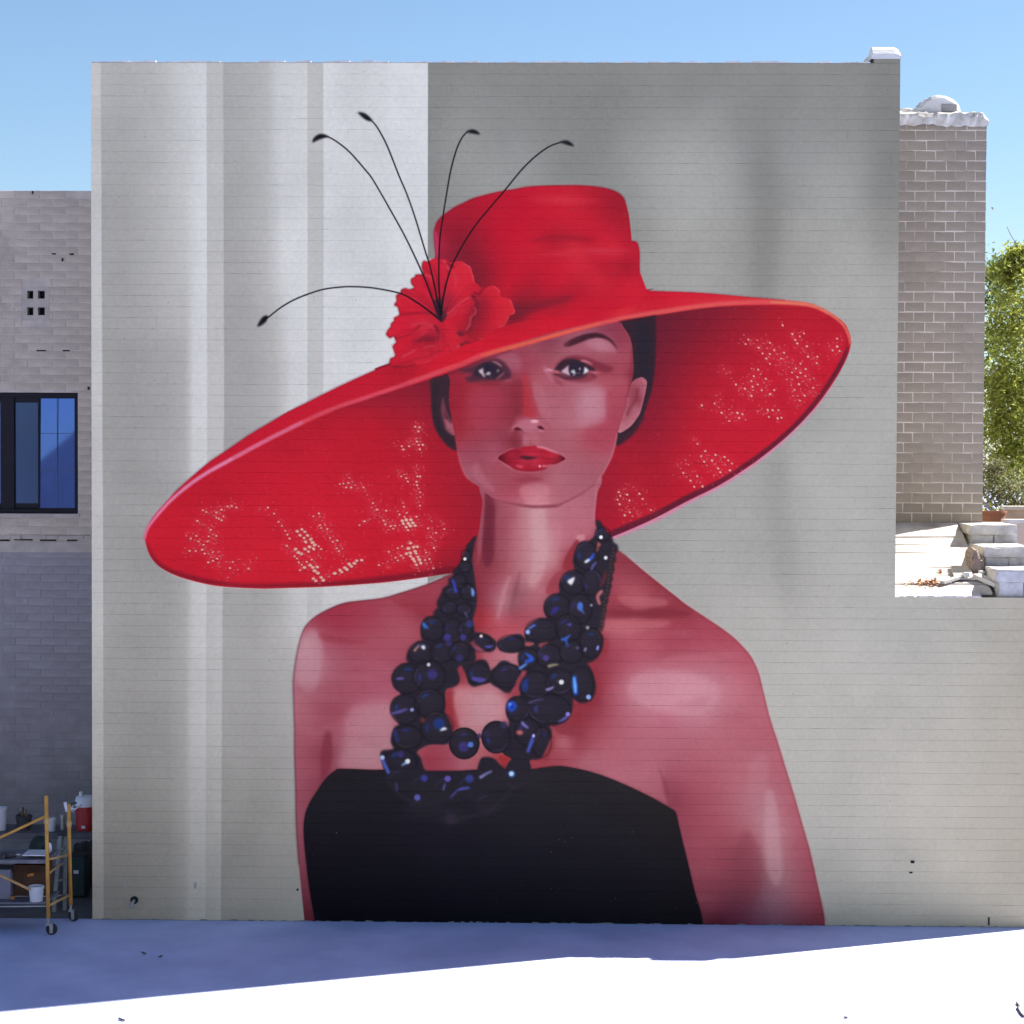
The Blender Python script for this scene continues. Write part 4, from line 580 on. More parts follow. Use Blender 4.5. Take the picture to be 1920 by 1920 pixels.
    st([(1200, 1010), (1300, 1070), (1380, 1130)], [2, 3.5, 2], (110, 36, 52), 1.0, .8)
    st([(1020, 720), (1110, 735), (1200, 775), (1285, 812)], [2.2, 4.2, 3.6, 2], (208, 134, 148), .6, .9); st([(1250, 1000), (1330, 1015), (1460, 1005)], [2, 2.6, 1.6], (196, 114, 126), .7, .8)
    st([(140, 960), (240, 945), (340, 965)], [2.5, 5, 2], (226, 168, 184), .8, .9); st([(125, 850), (150, 910), (200, 1000), (270, 1120), (340, 1210)], [3, 5, 7, 6, 3], (188, 108, 132), 1.6, .8); st([(390, 990), (450, 1000)], 2, (206, 116, 134), .6, .9)
    fl([(690, 380), (750, 255), (900, 165), (1100, 90), (1350, 55), (1520, 85), (1690, 180), (1800, 290), (1890, 450), (1740, 290), (1600, 205), (1400, 175), (1200, 210), (1000, 285), (830, 350)], (64, 30, 42), .9, .97)
    st([(640, 350), (780, 275), (960, 195)], [7, 10, 8], (84, 38, 52), 1.4, .8)
    # nose and mouth
    o, s = (920, 760), 12.0
    st([(560, 610), (560, 760), (580, 920)], [8, 12, 10], (132, 48, 64), 3, .6)
    fl([(525, 545), (560, 505), (610, 490), (660, 520), (725, 585), (650, 565), (580, 565)], (82, 20, 34), .5); fl([(1055, 465), (1130, 465), (1180, 505), (1210, 560), (1150, 545), (1080, 520)], (66, 14, 28), .5)
    st([(480, 555), (520, 490), (600, 460), (680, 500)], [2, 3, 3, 2], (200, 116, 132), .8, .8); st([(1090, 560), (1140, 580), (1200, 570)], [1.6, 2.6, 1.6], (216, 142, 156), .5, .9); st([(1050, 450), (1150, 440), (1220, 500), (1250, 560)], 2, (192, 108, 122), .8, .7)
    blob(985, 362, 7, 3.2, (236, 170, 186), .95, 0, .6, M, o, s); st([(700, 620), (760, 610)], 3, (150, 58, 74), 1.2, .6)
    lip = [(168, 1190), (250, 1110), (400, 1030), (500, 992), (640, 985), (740, 942), (850, 932), (950, 928), (1010, 908), (1060, 938), (1200, 972), (1400, 1055), (1540, 1100), (1620, 1148), (1680, 1205), (1600, 1255), (1480, 1310), (1380, 1330), (1250, 1405), (1050, 1468), (900, 1482), (700, 1462), (560, 1440), (430, 1362), (300, 1285)]
    st([(175, 1160), (330, 1060), (520, 975)], [2, 4, 2.5], (204, 112, 126), .9, .85); st([(200, 1235), (360, 1350), (540, 1450), (760, 1505), (900, 1500), (1100, 1490)], [2, 3.5, 3, 2.5, 3, 2], (200, 116, 130), .9, .8); st([(1400, 1350), (1560, 1310), (1680, 1240)], [3, 5, 3], (190, 108, 122), 1.2, .7)
    fl(lip, (164, 32, 58), .5)
    L = full_mask(np.array(lip)/s+np.array(o))
    field(L, [(a/s+o[0], b_/s+o[1], c) for a, b_, c in ((200, 1190, (80, 16, 32)), (330, 1170, (130, 28, 46)), (450, 1090, (160, 36, 58)), (450, 1250, (152, 30, 52)), (600, 1080, (140, 28, 52)), (700, 1000, (164, 32, 58)), (900, 960, (162, 30, 54)), (950, 1040, (180, 42, 68)), (1150, 1060, (160, 30, 54)), (1350, 1110, (176, 40, 66)), (1500, 1130, (164, 36, 60)), (1640, 1195, (70, 14, 28)), (1540, 1220, (130, 34, 52)), (1300, 1230, (160, 32, 58)), (600, 1300, (160, 34, 60)), (750, 1290, (182, 44, 72)), (850, 1350, (150, 28, 52)), (980, 1320, (184, 48, 74)), (1150, 1290, (168, 36, 60)), (700, 1420, (166, 32, 56)), (1000, 1430, (160, 30, 54)))], 3, 1)
    fl([(645, 1145), (800, 1140), (900, 1150), (1070, 1170), (980, 1200), (860, 1225), (760, 1215), (680, 1185)], (70, 32, 40), .6); st([(330, 1190), (500, 1200), (650, 1180)], 2, (130, 24, 44), .9, .6); st([(1070, 1175), (1300, 1210), (1560, 1195)], 2.4, (128, 28, 46), .9, .7)
    st([(580, 1360), (650, 1375), (720, 1390)], [2, 2.6, 2], (226, 112, 132), .5, .9); blob(1105, 1372, 2.0, 2.4, (248, 176, 186), .95, 0, .5, M, o, s); st([(1165, 1372), (1260, 1368), (1360, 1335)], [2.6, 2.6, 1.6], (240, 150, 164), .5, .95)
    st([(560, 1445), (750, 1478), (880, 1482)], 1.6, (124, 14, 36), .4, .8); st([(900, 1470), (1060, 1462), (1250, 1415)], 1.8, (126, 14, 36), .4, .8); st([(1250, 1335), (1360, 1312), (1500, 1315)], 1.6, (126, 18, 38), .4, .7)
    st([(1045, 935), (1200, 962), (1400, 1035), (1530, 1088)], [2.6, 3.2, 2.6, 1.6], (232, 148, 164), .5, .95); st([(1550, 1090), (1660, 1140), (1700, 1190)], 3, (192, 112, 126), 1, .7)
    st([(480, 1680), (700, 1680), (900, 1660), (1150, 1660)], [2, 7, 9, 4], (146, 56, 74), 2.4, .75); st([(150, 1160), (100, 1230), (60, 1260)], 5, (180, 98, 112), 2, .5)
    # jaw and chin edges
    stroke([(858, 848), (864, 872), (874, 894), (890, 907)], [1.4, 2, 2, 1], (206, 104, 112), .5, .75); stroke([(1157, 815), (1152, 840), (1144, 862), (1132, 886), (1121, 902)], [1.4, 2, 2, 2, 2], (212, 134, 146), .5, .8)
    stroke([(985, 943), (1005, 945.5), (1030, 943)], [2, 3.4, 2], (222, 146, 156), .7, .9)
    stroke([(918, 932), (945, 941), (970, 946), (1000, 950), (1040, 948.5), (1060, 941.5), (1090, 926), (1113, 910)], [1, 2, 4, 6, 5.5, 3, 2.4, 1.6], (140, 58, 74), 1.0, .8)
    stroke([(880, 894), (900, 910), (920, 925)], [4, 4, 2], (130, 50, 66), 1.6, .3, None)
    # rim of the brim back over the hair line
    paint_rim(11, 24)
    stroke([(809, 711.5), (856, 696), (894, 679), (934, 665), (960, 657)], 1.6, (70, 14, 28), .5, .7); stroke([(1160, 603.5), (1190, 598.5), (1230, 592)], 1.8, (36, 14, 24), .4, .8)

def paint_necklace():
    ink = (44, 39, 50)
    Ls = [(893, 1006), (886.6, 1009), (882, 1016), (875.7, 1022), (874, 1030), (871.7, 1039), (865, 1049), (863, 1058.5), (855.6, 1064), (851, 1070), (850, 1080), (842, 1085), (841, 1096), (831.6, 1103), (828, 1112), (821, 1126), (819.5, 1133), (822, 1138), (814, 1147), (813, 1154), (799.5, 1158), (792.6, 1166), (790, 1178), (790, 1192), (792.5, 1201), (785, 1202), (775, 1210), (765, 1224), (762.5, 1235), (766, 1242), (754, 1245), (742.5, 1255), (736, 1267), (735.6, 1276), (741, 1290), (752.5, 1300.6), (740, 1309), (734, 1320), (733, 1334), (740, 1346), (749, 1358), (740, 1364), (735, 1380), (734, 1392), (739, 1404), (727.5, 1406), (717.5, 1407.5), (714, 1414), (717.5, 1427.5), (721, 1442.5), (727, 1452), (800, 1456), (795, 1440), (789, 1420), (782, 1410), (797, 1399), (815, 1395), (839, 1395), (849, 1380), (849, 1370), (846, 1357), (840, 1344), (835, 1336), (835.6, 1321), (835, 1302), (837.5, 1292), (847, 1289), (858, 1284), (863, 1272), (858, 1254), (869, 1246), (891, 1240), (892, 1225), (890, 1216), (884, 1209), (880, 1205), (889, 1200), (890, 1180), (887, 1163), (890, 1150), (893, 1139), (894.6, 1120), (892, 1097.5), (889, 1074.6), (886, 1052), (888, 1029)]
    Rs = [(1118, 975), (1125, 978), (1132, 989), (1139, 999), (1148, 1009), (1150, 1017), (1157, 1022), (1159, 1029), (1156, 1035), (1152, 1040), (1155, 1050), (1150, 1058), (1152, 1068), (1147, 1078), (1149, 1086), (1144, 1094), (1147, 1099), (1142, 1108), (1143, 1114), (1138, 1121), (1140, 1128), (1135, 1136), (1136, 1144), (1131, 1151), (1132, 1160), (1127, 1166), (1129, 1175), (1124, 1182.5), (1130, 1192.5), (1130.6, 1205), (1125, 1225), (1115, 1237.5), (1101, 1244), (1105, 1249), (1112.5, 1265), (1117, 1287.5), (1112.5, 1307.5), (1102.5, 1316), (1087.5, 1317.5), (1075, 1309), (1074, 1321), (1071, 1337.5), (1061, 1352.5), (1041, 1360), (1030, 1360), (1034, 1369), (1034, 1380), (1030, 1390), (1022.5, 1407.5), (1012.5, 1422.5), (992.5, 1426), (992, 1452), (950, 1452), (953, 1432), (960, 1424), (952.5, 1414), (958, 1395), (950, 1372), (955, 1355), (950, 1341), (949, 1330), (952.5, 1315), (962.5, 1306), (976, 1304), (974, 1290), (976, 1275), (987.5, 1262.5), (975, 1254), (972.5, 1240), (974, 1222.5), (985, 1210), (985, 1200), (984, 1184), (995, 1170), (1012.5, 1159), (1025, 1159), (1021, 1150), (1019.6, 1140), (1024, 1125), (1036, 1115), (1049, 1111), (1048, 1097.5), (1054, 1084), (1063, 1073), (1077, 1068), (1074, 1052), (1080, 1031), (1085, 1020), (1092, 1015), (1103, 1015), (1113.5, 1006), (1119, 993), (1117, 983)]
    for p in (Ls, Rs):
        stroke(p[:52], 1.6, (24, 16, 24), .4, .6); fill(p, ink, .4, n=3)
    for bead in ([(884, 1187), (900, 1186), (915, 1190), (925, 1197), (931, 1204), (930, 1215), (922, 1222), (912, 1222), (902, 1215), (890, 1203)],
                 [(932, 1205), (944, 1197.5), (960, 1190.6), (975, 1189), (983, 1195), (986, 1205), (980, 1220), (962.5, 1224), (944, 1222), (935, 1216)],
                 [(866, 1246), (880, 1242), (892.5, 1239), (905, 1236), (915, 1242.5), (920, 1259), (923, 1270), (921, 1279), (902.5, 1284), (889, 1287.5), (879, 1281), (874, 1264)],
                 [(919, 1260), (929, 1250), (939, 1240), (949, 1239), (960, 1244), (974, 1250), (980, 1258), (970, 1275), (959, 1296), (949, 1299), (936, 1291), (920, 1280)],
                 [(899, 1450), (901, 1424), (912.5, 1419), (926, 1422), (935, 1430), (948, 1450)], [(951, 1450), (955, 1429), (964, 1424), (991, 1426), (993, 1450)]):
        fill(bead, ink, .4)
    blob(871, 1393.5, 29, 30, ink, 1, 0, .03); blob(931, 1382, 28, 31, ink, 1, 0, .03); blob(965, 1392, 30, 30, ink, 1, 0, .03)
    # separate beads: dim rims and darker gaps
    rng = np.random.default_rng(3)
    for x, y, rx, ry in ((874, 1040, 9, 9), (872, 1062, 12, 10), (862, 1090, 13, 14), (850, 1112, 16, 12), (876, 1110, 13, 15), (842, 1140, 15, 12), (870, 1142, 14, 12), (812, 1180, 22, 22), (850, 1182, 20, 22), (872, 1180, 14, 14), (790, 1224, 24, 20), (830, 1222, 22, 20), (862, 1222, 20, 18), (764, 1272, 28, 28), (806, 1268, 30, 28), (760, 1330, 27, 27), (806, 1318, 28, 26), (764, 1382, 28, 22), (820, 1364, 30, 30), (750, 1428, 32, 24), (871, 1394, 27, 28), (931, 1382, 26, 29), (902, 1206, 20, 16), (958, 1207, 24, 16), (898, 1263, 22, 20), (950, 1268, 26, 22), (1130, 1002, 14, 14), (1100, 1042, 22, 26), (1075, 1092, 24, 22), (1110, 1092, 20, 24), (1045, 1138, 24, 24), (1088, 1142, 22, 28), (1016, 1182, 30, 22), (1066, 1178, 24, 26), (1108, 1206, 22, 28), (990, 1234, 18, 20), (1030, 1230, 24, 22), (1072, 1222, 22, 22), (1004, 1284, 30, 26), (1050, 1278, 26, 24), (1092, 1282, 22, 32), (972, 1330, 22, 24), (1030, 1330, 40, 28), (990, 1372, 24, 26), (1016, 1392, 18, 28)):
        t = np.linspace(0, 2*np.pi, 25); a0 = rng.uniform(0, 6.28)
        stroke([(x+rx*math.cos(a), y+ry*math.sin(a)) for a in t], 1.6, (18, 15, 22), .6, .75)
        stroke([(x+(rx-3)*math.cos(a), y+(ry-3)*math.sin(a)) for a in np.linspace(a0, a0+1.6, 9)], [.6, 2, .6], (92, 82, 124) if rng.random() < .6 else (88, 66, 60), .6, .75)
        blob(x-rx*.2, y-ry*.2, rx*.6, ry*.5, (52, 46, 60), .6, 0, .9)
        a1 = rng.uniform(2.6, 5.2); bl = [(46, 54, 128), (62, 58, 120), (40, 66, 140)][rng.integers(3)]
        if rx > 12: stroke([(x+rx*.62*math.cos(a), y+ry*.62*math.sin(a)) for a in np.linspace(a1-.5, a1+.5, 7)], [1, rx*.24, 1], bl, 1.2, .75)
    for k in range(22):             # fine outer string of small beads
        t = k/21; x = 1152-26*t+rng.normal(0, 1); y = 1030+150*t
        blob(x, y, 5.5, 5.5, (56, 44, 48), .6, 0, .4); blob(x-1, y-1.5, 1.3, 1.3, (96, 82, 86), .6)
    skin = (186, 88, 96)
    for p, c in (([(1121, 1016), (1127, 1022), (1122, 1027), (1122, 1034), (1119, 1033), (1120, 1024)], (190, 92, 94)), ([(1127, 1106), (1131, 1110), (1124, 1120), (1127, 1132), (1122, 1133), (1118, 1117)], (198, 112, 118)), ([(1134, 1070), (1138, 1080), (1130, 1100), (1126, 1098)], (96, 44, 50)),
                 ([(986, 1204), (1002, 1206), (996, 1211), (987, 1211)], (186, 92, 94)), ([(1011, 1207), (1030, 1204), (1018, 1211), (1014, 1215)], (160, 74, 78)), ([(968, 1372), (976, 1369), (982, 1374), (974, 1378)], (206, 110, 112)), ([(935, 1417), (948, 1418), (955, 1420), (950, 1432), (945, 1440)], (164, 52, 58)), ([(978, 1262), (988, 1258), (980, 1272), (972, 1288), (966, 1300), (960, 1304), (968, 1284)], (160, 66, 80))):
        fill(p, c, .6, .9)
    # strand lying over the dress
    for x, y, rx, ry in ((760, 1462, 34, 24), (800, 1478, 34, 28), (846, 1482, 36, 30), (890, 1478, 34, 28), (930, 1462, 34, 24), (968, 1462, 28, 24), (850, 1532, 34, 18), (918, 1510, 30, 24), (800, 1515, 36, 22)):
        blob(x, y, rx, ry, (45, 41, 50), .8, 0, .4)
        stroke([(x+(rx-2)*math.cos(a), y+(ry-2)*math.sin(a)) for a in np.linspace(.2, 2.6, 9)], [1, 2.4, 1], (26, 24, 32), .8, .6)
        stroke([(x+(rx-6)*math.cos(a), y+(ry-6)*math.sin(a)) for a in np.linspace(3.4, 4.6, 7)], [1, 3, 1], (70, 72, 118), 1.2, .5)
    for pts in ([(722, 1452), (736, 1476), (756, 1494), (790, 1506), (830, 1500)], [(960, 1484), (940, 1500), (918, 1520), (880, 1530), (846, 1540)], [(953, 1468), (962, 1476), (974, 1470)]):
        stroke(pts, [2, 5, 2], (66, 58, 74), 2, .5)
    G = lambda pts, w, c, so=.35, a=1.0: stroke(pts, np.array(w)*1.2 if np.ndim(w) else w*1.2, c, so, a)
    for pts, w, c in (([(849, 1087), (852, 1096), (855, 1109)], [3, 4, 4], (62, 74, 200)), ([(885.5, 1104), (887, 1110), (887, 1116)], [3, 5, 4], (120, 160, 240)), ([(794, 1168), (797, 1174), (803, 1177)], [3, 6, 2], (58, 118, 205)), ([(872, 1148), (877, 1157)], 1.8, (110, 98, 146)), ([(786, 1210), (778, 1219)], [2, 4], (190, 136, 116)), ([(744, 1272.5), (750, 1272), (757, 1272)], [2, 4, 2], (104, 96, 186)), ([(910, 1212), (917, 1213), (924, 1211)], [2, 4, 2], (88, 86, 176)), ([(888, 1272), (900, 1275), (910, 1274)], [6, 8, 3], (84, 74, 158)), ([(735, 1338), (750, 1334), (764, 1329)], [3, 5, 2], (98, 84, 160)), ([(741, 1370), (743, 1380), (746, 1388)], 5, (48, 56, 112)),
                      ([(717.5, 1421), (722, 1434), (729, 1448)], [5, 5, 5], (86, 104, 200)), ([(754, 1435), (763, 1429)], [2, 5], (140, 178, 240)), ([(835, 1469), (832, 1480)], [2, 3], (96, 104, 180)), ([(902, 1457), (912, 1451), (922, 1446)], [5, 3, 2.4], (140, 140, 200)), ([(845, 1496), (850, 1490), (856, 1484)], [2, 3, 3], (88, 76, 150)), ([(857, 1482), (866, 1479), (879, 1477)], [2, 5, 4], (84, 84, 172)), ([(744, 1469), (745, 1481)], 4, (70, 62, 108)), ([(980, 1355), (984, 1360), (990, 1364)], [4, 4, 3], (136, 126, 212)), ([(1001, 1378), (996, 1394), (990, 1409)], [4, 6, 4], (78, 92, 190)), ([(1048, 1353), (1058, 1348), (1067, 1339)], [2, 4, 4], (102, 98, 182)),
                      ([(1105, 1050), (1110, 1045), (1114, 1038)], [5, 5, 2], (54, 84, 205)), ([(1109, 1068), (1113, 1060), (1119, 1054)], [3, 4, 2], (90, 92, 158)), ([(991, 1180), (996, 1176), (1003, 1172)], [2, 3, 2], (108, 136, 214)), ([(1054, 1199), (1061, 1198), (1069, 1191)], [4, 5, 2], (62, 106, 196)), ([(1061, 1200), (1064, 1210)], [4, 2], (54, 96, 190)), ([(986, 1225), (993, 1230), (999, 1236), (992, 1239), (986, 1240)], [2, 5, 5, 6, 4], (48, 92, 212)), ([(975, 1253), (980, 1250), (987, 1245)], [4, 4, 3], (96, 144, 232)), ([(1030, 1249), (1038, 1247), (1047, 1246)], [5, 4, 2], (152, 142, 118)), ([(1026, 1293), (1031, 1292), (1038, 1288)], [4, 4, 2], (156, 146, 214)), ([(993, 1318), (1006, 1313), (1019, 1311)], [4, 3, 2], (82, 74, 116)), ([(1097, 1220), (1098.5, 1216)], 3, (165, 160, 215))):
        G(pts, w, c)
    G([(1077, 1270), (1078, 1286), (1080, 1300)], [6, 9, 7], (38, 76, 176), .6); G([(1077, 1271), (1078.5, 1285), (1079.5, 1298)], [3, 5, 3], (116, 184, 250), .4)
    for x, y, r, c, a in ((872, 1048, 2.6, (240, 240, 240), 1), (881, 1170, 6, (56, 62, 118), .9), (839, 1195, 6, (70, 60, 140), .9), (869, 1195, 5, (70, 60, 140), .9), (842, 1206, 5, (62, 54, 112), .8), (804, 1246, 3, (205, 205, 215), 1), (811, 1264, 8, (64, 57, 126), .85), (862, 1234, 6, (60, 54, 110), .8), (902.5, 1192.5, 2.6, (226, 205, 196), 1), (773, 1330.6, 3, (146, 146, 214), 1), (824, 1357, 9, (38, 60, 130), .9), (793, 1350, 4, (112, 50, 54), .8), (870, 1400, 8, (70, 60, 130), .85), (883, 1396, 4.5, (88, 132, 222), .95), (717.5, 1420, 3.6, (186, 206, 248), 1), (765, 1427, 4, (236, 244, 250), 1), (752, 1414, 5, (68, 58, 128), .85), (796, 1459, 5.5, (66, 70, 160), .9), (840, 1460, 5, (112, 94, 198), .95), (881, 1460, 6.5, (62, 70, 152), .9), (783, 1495, 5, (100, 108, 196), .95), (846, 1535, 10, (64, 52, 72), .6), (960, 1324, 8, (40, 78, 190), 1), (957, 1321, 3, (104, 146, 240), .9), (961, 1325, 3, (34, 60, 160), .9), (1065, 1339, 3.4, (142, 132, 216), 1), (960, 1451, 5.5, (70, 120, 205), .9), (959.5, 1450.5, 3.6, (206, 228, 250), 1), (946, 1359, 6, (58, 56, 92), .8), (1127, 1007.5, 3, (246, 246, 248), 1), (1136, 1046, 3, (226, 226, 236), 1), (1102, 1177, 3, (150, 150, 150), .95), (1109, 1135, 2.4, (140, 140, 165), .9), (990, 1185, 3.6, (146, 176, 244), 1), (1024, 1234, 5, (80, 68, 138), .9), (1053, 1279, 4, (232, 232, 238), 1), (1104, 1307, 4, (140, 174, 240), 1), (1083, 1215, 3, (90, 80, 120), .8), (899, 1380, 4, (60, 48, 88), .8), (913, 1376, 6, (58, 48, 76), .7)):
        blob(x, y, r*1.18, r*1.18, c, a, 0, .4)
    blob(1088, 1137, 5.5, 8, (80, 116, 208), .95, 0, .4); stroke([(1090, 1143), (1096, 1151)], [6, 1.5], (72, 100, 180), .6, .9); blob(985, 1286, 6, 11, (42, 60, 130), .9, 0, .5); blob(1121, 1215, 2.8, 5, (136, 136, 218), .95, 15, .4)
    fill([(790, 1211), (796, 1210), (798, 1215), (796, 1218), (792, 1216)], (240, 242, 246), .3); fill([(825, 1370), (832, 1363.5), (839, 1366), (834, 1369)], (236, 244, 252), .3); fill([(1096, 1053), (1104, 1048), (1106, 1051), (1099, 1056)], (244, 246, 250), .3); fill([(1064, 1090), (1072, 1084), (1078, 1083), (1073, 1096), (1069, 1096)], (236, 232, 242), .3); fill([(1033, 1153), (1036, 1143), (1042.5, 1137), (1048, 1142), (1040, 1151)], (56, 50, 128), .6); fill([(1062, 1171), (1068, 1169), (1071, 1168), (1071, 1174), (1067, 1173)], (84, 80, 178), .4); blob(1001, 1379.5, 2.4, 3, (206, 206, 240), .95)

def paint_mural():
    paint_background(); paint_hat(); paint_body(); paint_head(); paint_flower(); paint_necklace()
    rng = np.random.default_rng(21)  # mottled coats of paint
    n = rng.normal(0, 1, (TH//8+2, TW//8+2)).astype(np.float32); n = blur(n, 2)
    n = np.kron(n, np.ones((8, 8), np.float32))[:TH, :TW]; n = blur(n, 4)
    f = rng.normal(0, 1, (TH, TW)).astype(np.float32); f = blur(f, 1)
    v = 1+.009*n/n.std()+.007*f/f.std()
    np.multiply(CV, v[..., None], out=CV); np.clip(CV, 0, 1, out=CV)
# ------------------------------------------------------------------ the paint becomes one sheet of colour for the wall
paint_mural()
WHITE = 0.965                       # albedo given to a picture value of 1.0 before tinting
PAINT_TINT = (1.10, 1.0, .735)
def paint_image():
    lin = np.where(CV <= .04045, CV/12.92, ((CV+.055)/1.055)**2.4)*np.array(PAINT_TINT, np.float32)*WHITE
    lin = np.clip(lin, .004, .9)
    out = np.where(lin <= .0031308, lin*12.92, 1.055*lin**(1/2.4)-.055)
    img = bpy.data.images.new("mural_paint", TW, TH, alpha=False, float_buffer=False)
    px = np.ones((TH, TW, 4), np.float32); px[..., :3] = out[::-1]
    img.pixels.foreach_set(px.ravel()); img.update(); img.pack()
    return img
IMG = paint_image()
def mural_mat(name, root, joint=False):
    m = bpy.data.materials.new(name); m.use_nodes = True; nt = m.node_tree; L = nt.links.new; b = nt.nodes["Principled BSDF"]
    b.inputs["Roughness"].default_value = .8; b.inputs["Specular IOR Level"].default_value = .08
    tc = nt.nodes.new("ShaderNodeTexCoord"); tc.object = root
    sep = nt.nodes.new("ShaderNodeSeparateXYZ"); L(tc.outputs["Object"], sep.inputs[0])
    dv = []
    for s_, k in (("X", 1/MW), ("Z", 1/MH)):
        q = nt.nodes.new("ShaderNodeMath"); q.operation = 'MULTIPLY'; q.inputs[1].default_value = k; L(sep.outputs[s_], q.inputs[0]); dv.append(q)
    cb = nt.nodes.new("ShaderNodeCombineXYZ"); L(dv[0].outputs[0], cb.inputs[0]); L(dv[1].outputs[0], cb.inputs[1])
    it = nt.nodes.new("ShaderNodeTexImage"); it.image = IMG; it.extension = 'EXTEND'; it.interpolation = 'Cubic'; L(cb.outputs[0], it.inputs[0])
    n = nt.nodes.new("ShaderNodeTexNoise"); n.inputs["Scale"].default_value = 2.6 if joint else 18; n.inputs["Detail"].default_value = 6; n.inputs["Roughness"].default_value = .7
    mp = nt.nodes.new("ShaderNodeMapping"); mp.inputs["Scale"].default_value = (1.2, 1, 5) if joint else (1, 1, 1); L(tc.outputs["Object"], mp.inputs[0]); L(mp.outputs[0], n.inputs["Vector"])
    r = nt.nodes.new("ShaderNodeValToRGB"); L(n.outputs["Fac"], r.inputs[0])
    if joint:                      # paint misses the mortar in places
        r.color_ramp.elements[0].position = .53; r.color_ramp.elements[1].position = .68
        r.color_ramp.elements[0].color = (1, 1, 1, 1); r.color_ramp.elements[1].color = (.20, .19, .20, 1)
    else:
        r.color_ramp.elements[0].position = .3; r.color_ramp.elements[1].position = .75
        r.color_ramp.elements[0].color = (.95, .95, .95, 1); r.color_ramp.elements[1].color = (1.03, 1.03, 1.03, 1)
    mx = nt.nodes.new("ShaderNodeMix"); mx.data_type = 'RGBA'; mx.blend_type = 'MULTIPLY'; mx.inputs[0].default_value = 1
    L(it.outputs[0], mx.inputs[6]); L(r.outputs[0], mx.inputs[7]); last = mx.outputs[2]
    # chips and pinholes in the block faces
    v = nt.nodes.new("ShaderNodeTexNoise"); v.inputs["Scale"].default_value = 34; v.inputs["Detail"].default_value = 2; L(tc.outputs["Object"], v.inputs["Vector"])
    rr = nt.nodes.new("ShaderNodeValToRGB"); rr.color_ramp.elements[0].position = .735; rr.color_ramp.elements[1].position = .76
    rr.color_ramp.elements[0].color = (0, 0, 0, 1); rr.color_ramp.elements[1].color = (1, 1, 1, 1); L(v.outputs["Fac"], rr.inputs[0])
    m2 = nt.nodes.new("ShaderNodeMix"); m2.data_type = 'RGBA'; m2.blend_type = 'MIX'; L(rr.outputs[0], m2.inputs[0]); L(last, m2.inputs[6]); m2.inputs[7].default_value = (.12, .115, .11, 1)
    L(m2.outputs[2], b.inputs["Base Color"])
    n2 = nt.nodes.new("ShaderNodeTexNoise"); n2.inputs["Scale"].default_value = 70; n2.inputs["Detail"].default_value = 5; L(tc.outputs["Object"], n2.inputs["Vector"])
    bp = nt.nodes.new("ShaderNodeBump"); bp.inputs["Strength"].default_value = .35; bp.inputs["Distance"].default_value = .006
    L(n2.outputs["Fac"], bp.inputs["Height"]); L(bp.outputs[0], b.inputs["Normal"])
    return m

# ------------------------------------------------------------------ ground
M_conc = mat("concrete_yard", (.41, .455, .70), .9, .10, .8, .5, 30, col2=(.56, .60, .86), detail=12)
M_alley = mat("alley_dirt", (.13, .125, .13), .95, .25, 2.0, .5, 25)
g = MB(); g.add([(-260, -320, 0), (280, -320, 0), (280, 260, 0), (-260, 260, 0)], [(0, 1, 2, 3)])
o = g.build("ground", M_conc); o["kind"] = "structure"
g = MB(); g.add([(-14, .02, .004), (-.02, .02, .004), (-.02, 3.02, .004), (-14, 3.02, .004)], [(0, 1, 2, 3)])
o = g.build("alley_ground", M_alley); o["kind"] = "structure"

# ------------------------------------------------------------------ mural building
MURW, MURH, XR = 9.074, 9.70, 10.80
CH = MURH/78.0; BL = 0.2462        # course height, brick length
mural = thing("mural_building", "tall painted block building with a mural of a woman in a wide red hat", "building")
M_face = mural_mat("mural_paint", mural); M_joint = mural_mat("mural_joint", mural, True)
M_stucco = mat("whitewash", (.66, .64, .61), .9, .08, 3, .4, 30)
ZL = 30*CH                         # top of the low right-hand wing
w = MB(); w.box((0, .0015, 0), (MURW, 9.0, MURH-.002)); w.box((MURW, .0015, 0), (XR, .28, ZL-.012)); w.box((XR-.28, .28, 0), (XR, 2.4, ZL-.012))
w.build("wall", M_joint, mural)
full = []; rest = MB()
for k in range(78):
    z0, z1 = k*CH+.0014, (k+1)*CH-.0014
    right = XR if k < 30 else MURW
    x = -(BL/2 if k % 2 else 0) + (0.0)
    while x < right-.01:
        a, b_ = max(x, 0), min(x+BL, right)
        if b_-a > .03:
            if abs((b_-a)-BL) < 1e-6: full.append(((a+b_)/2, (z0+z1)/2))
            else: rest.cur = rnd.random(); rest.brick(a, b_, z0, z1, -.001+rnd.uniform(-.0004, .0004), .006, .0016, bx=0)
        x += BL
full.sort(key=lambda p: (p[0]-5.2)**2*.8+(p[1]-5.6)**2)
protos = []
for i in range(6):
    q = MB(); t = [rnd.uniform(-.0005, .0005) for _ in range(4)]
    q.brick(-BL/2, BL/2-(.0022 if i == 3 else 0), -CH/2+.0014, CH/2-.0014, -.001, .006, .0016, t, 0); protos.append(q)
first = []
for i, (x, z) in enumerate(full):
    if i < 300:
        if i < 6:
            b_ = protos[i].build("brick", M_face, mural); b_.location = (x, rnd.uniform(-.0004, .0004), z); first.append(b_)
        else: copy_piece(first[i % 6], mural, (x, rnd.uniform(-.0004, .0004), z))
    else:
        p = protos[i % 6]; dy = rnd.uniform(-.0004, .0004)
        rest.add([(v[0]+x, v[1]+dy, v[2]+z) for v in p.v], p.f)
rest.sh = []
rest.build("brickwork", M_face, mural, kind="stuff")
M_cap = mat("cap_plaster", (.42, .38, .34), .9, .15, 5, .6, 25, col2=(.70, .68, .65))
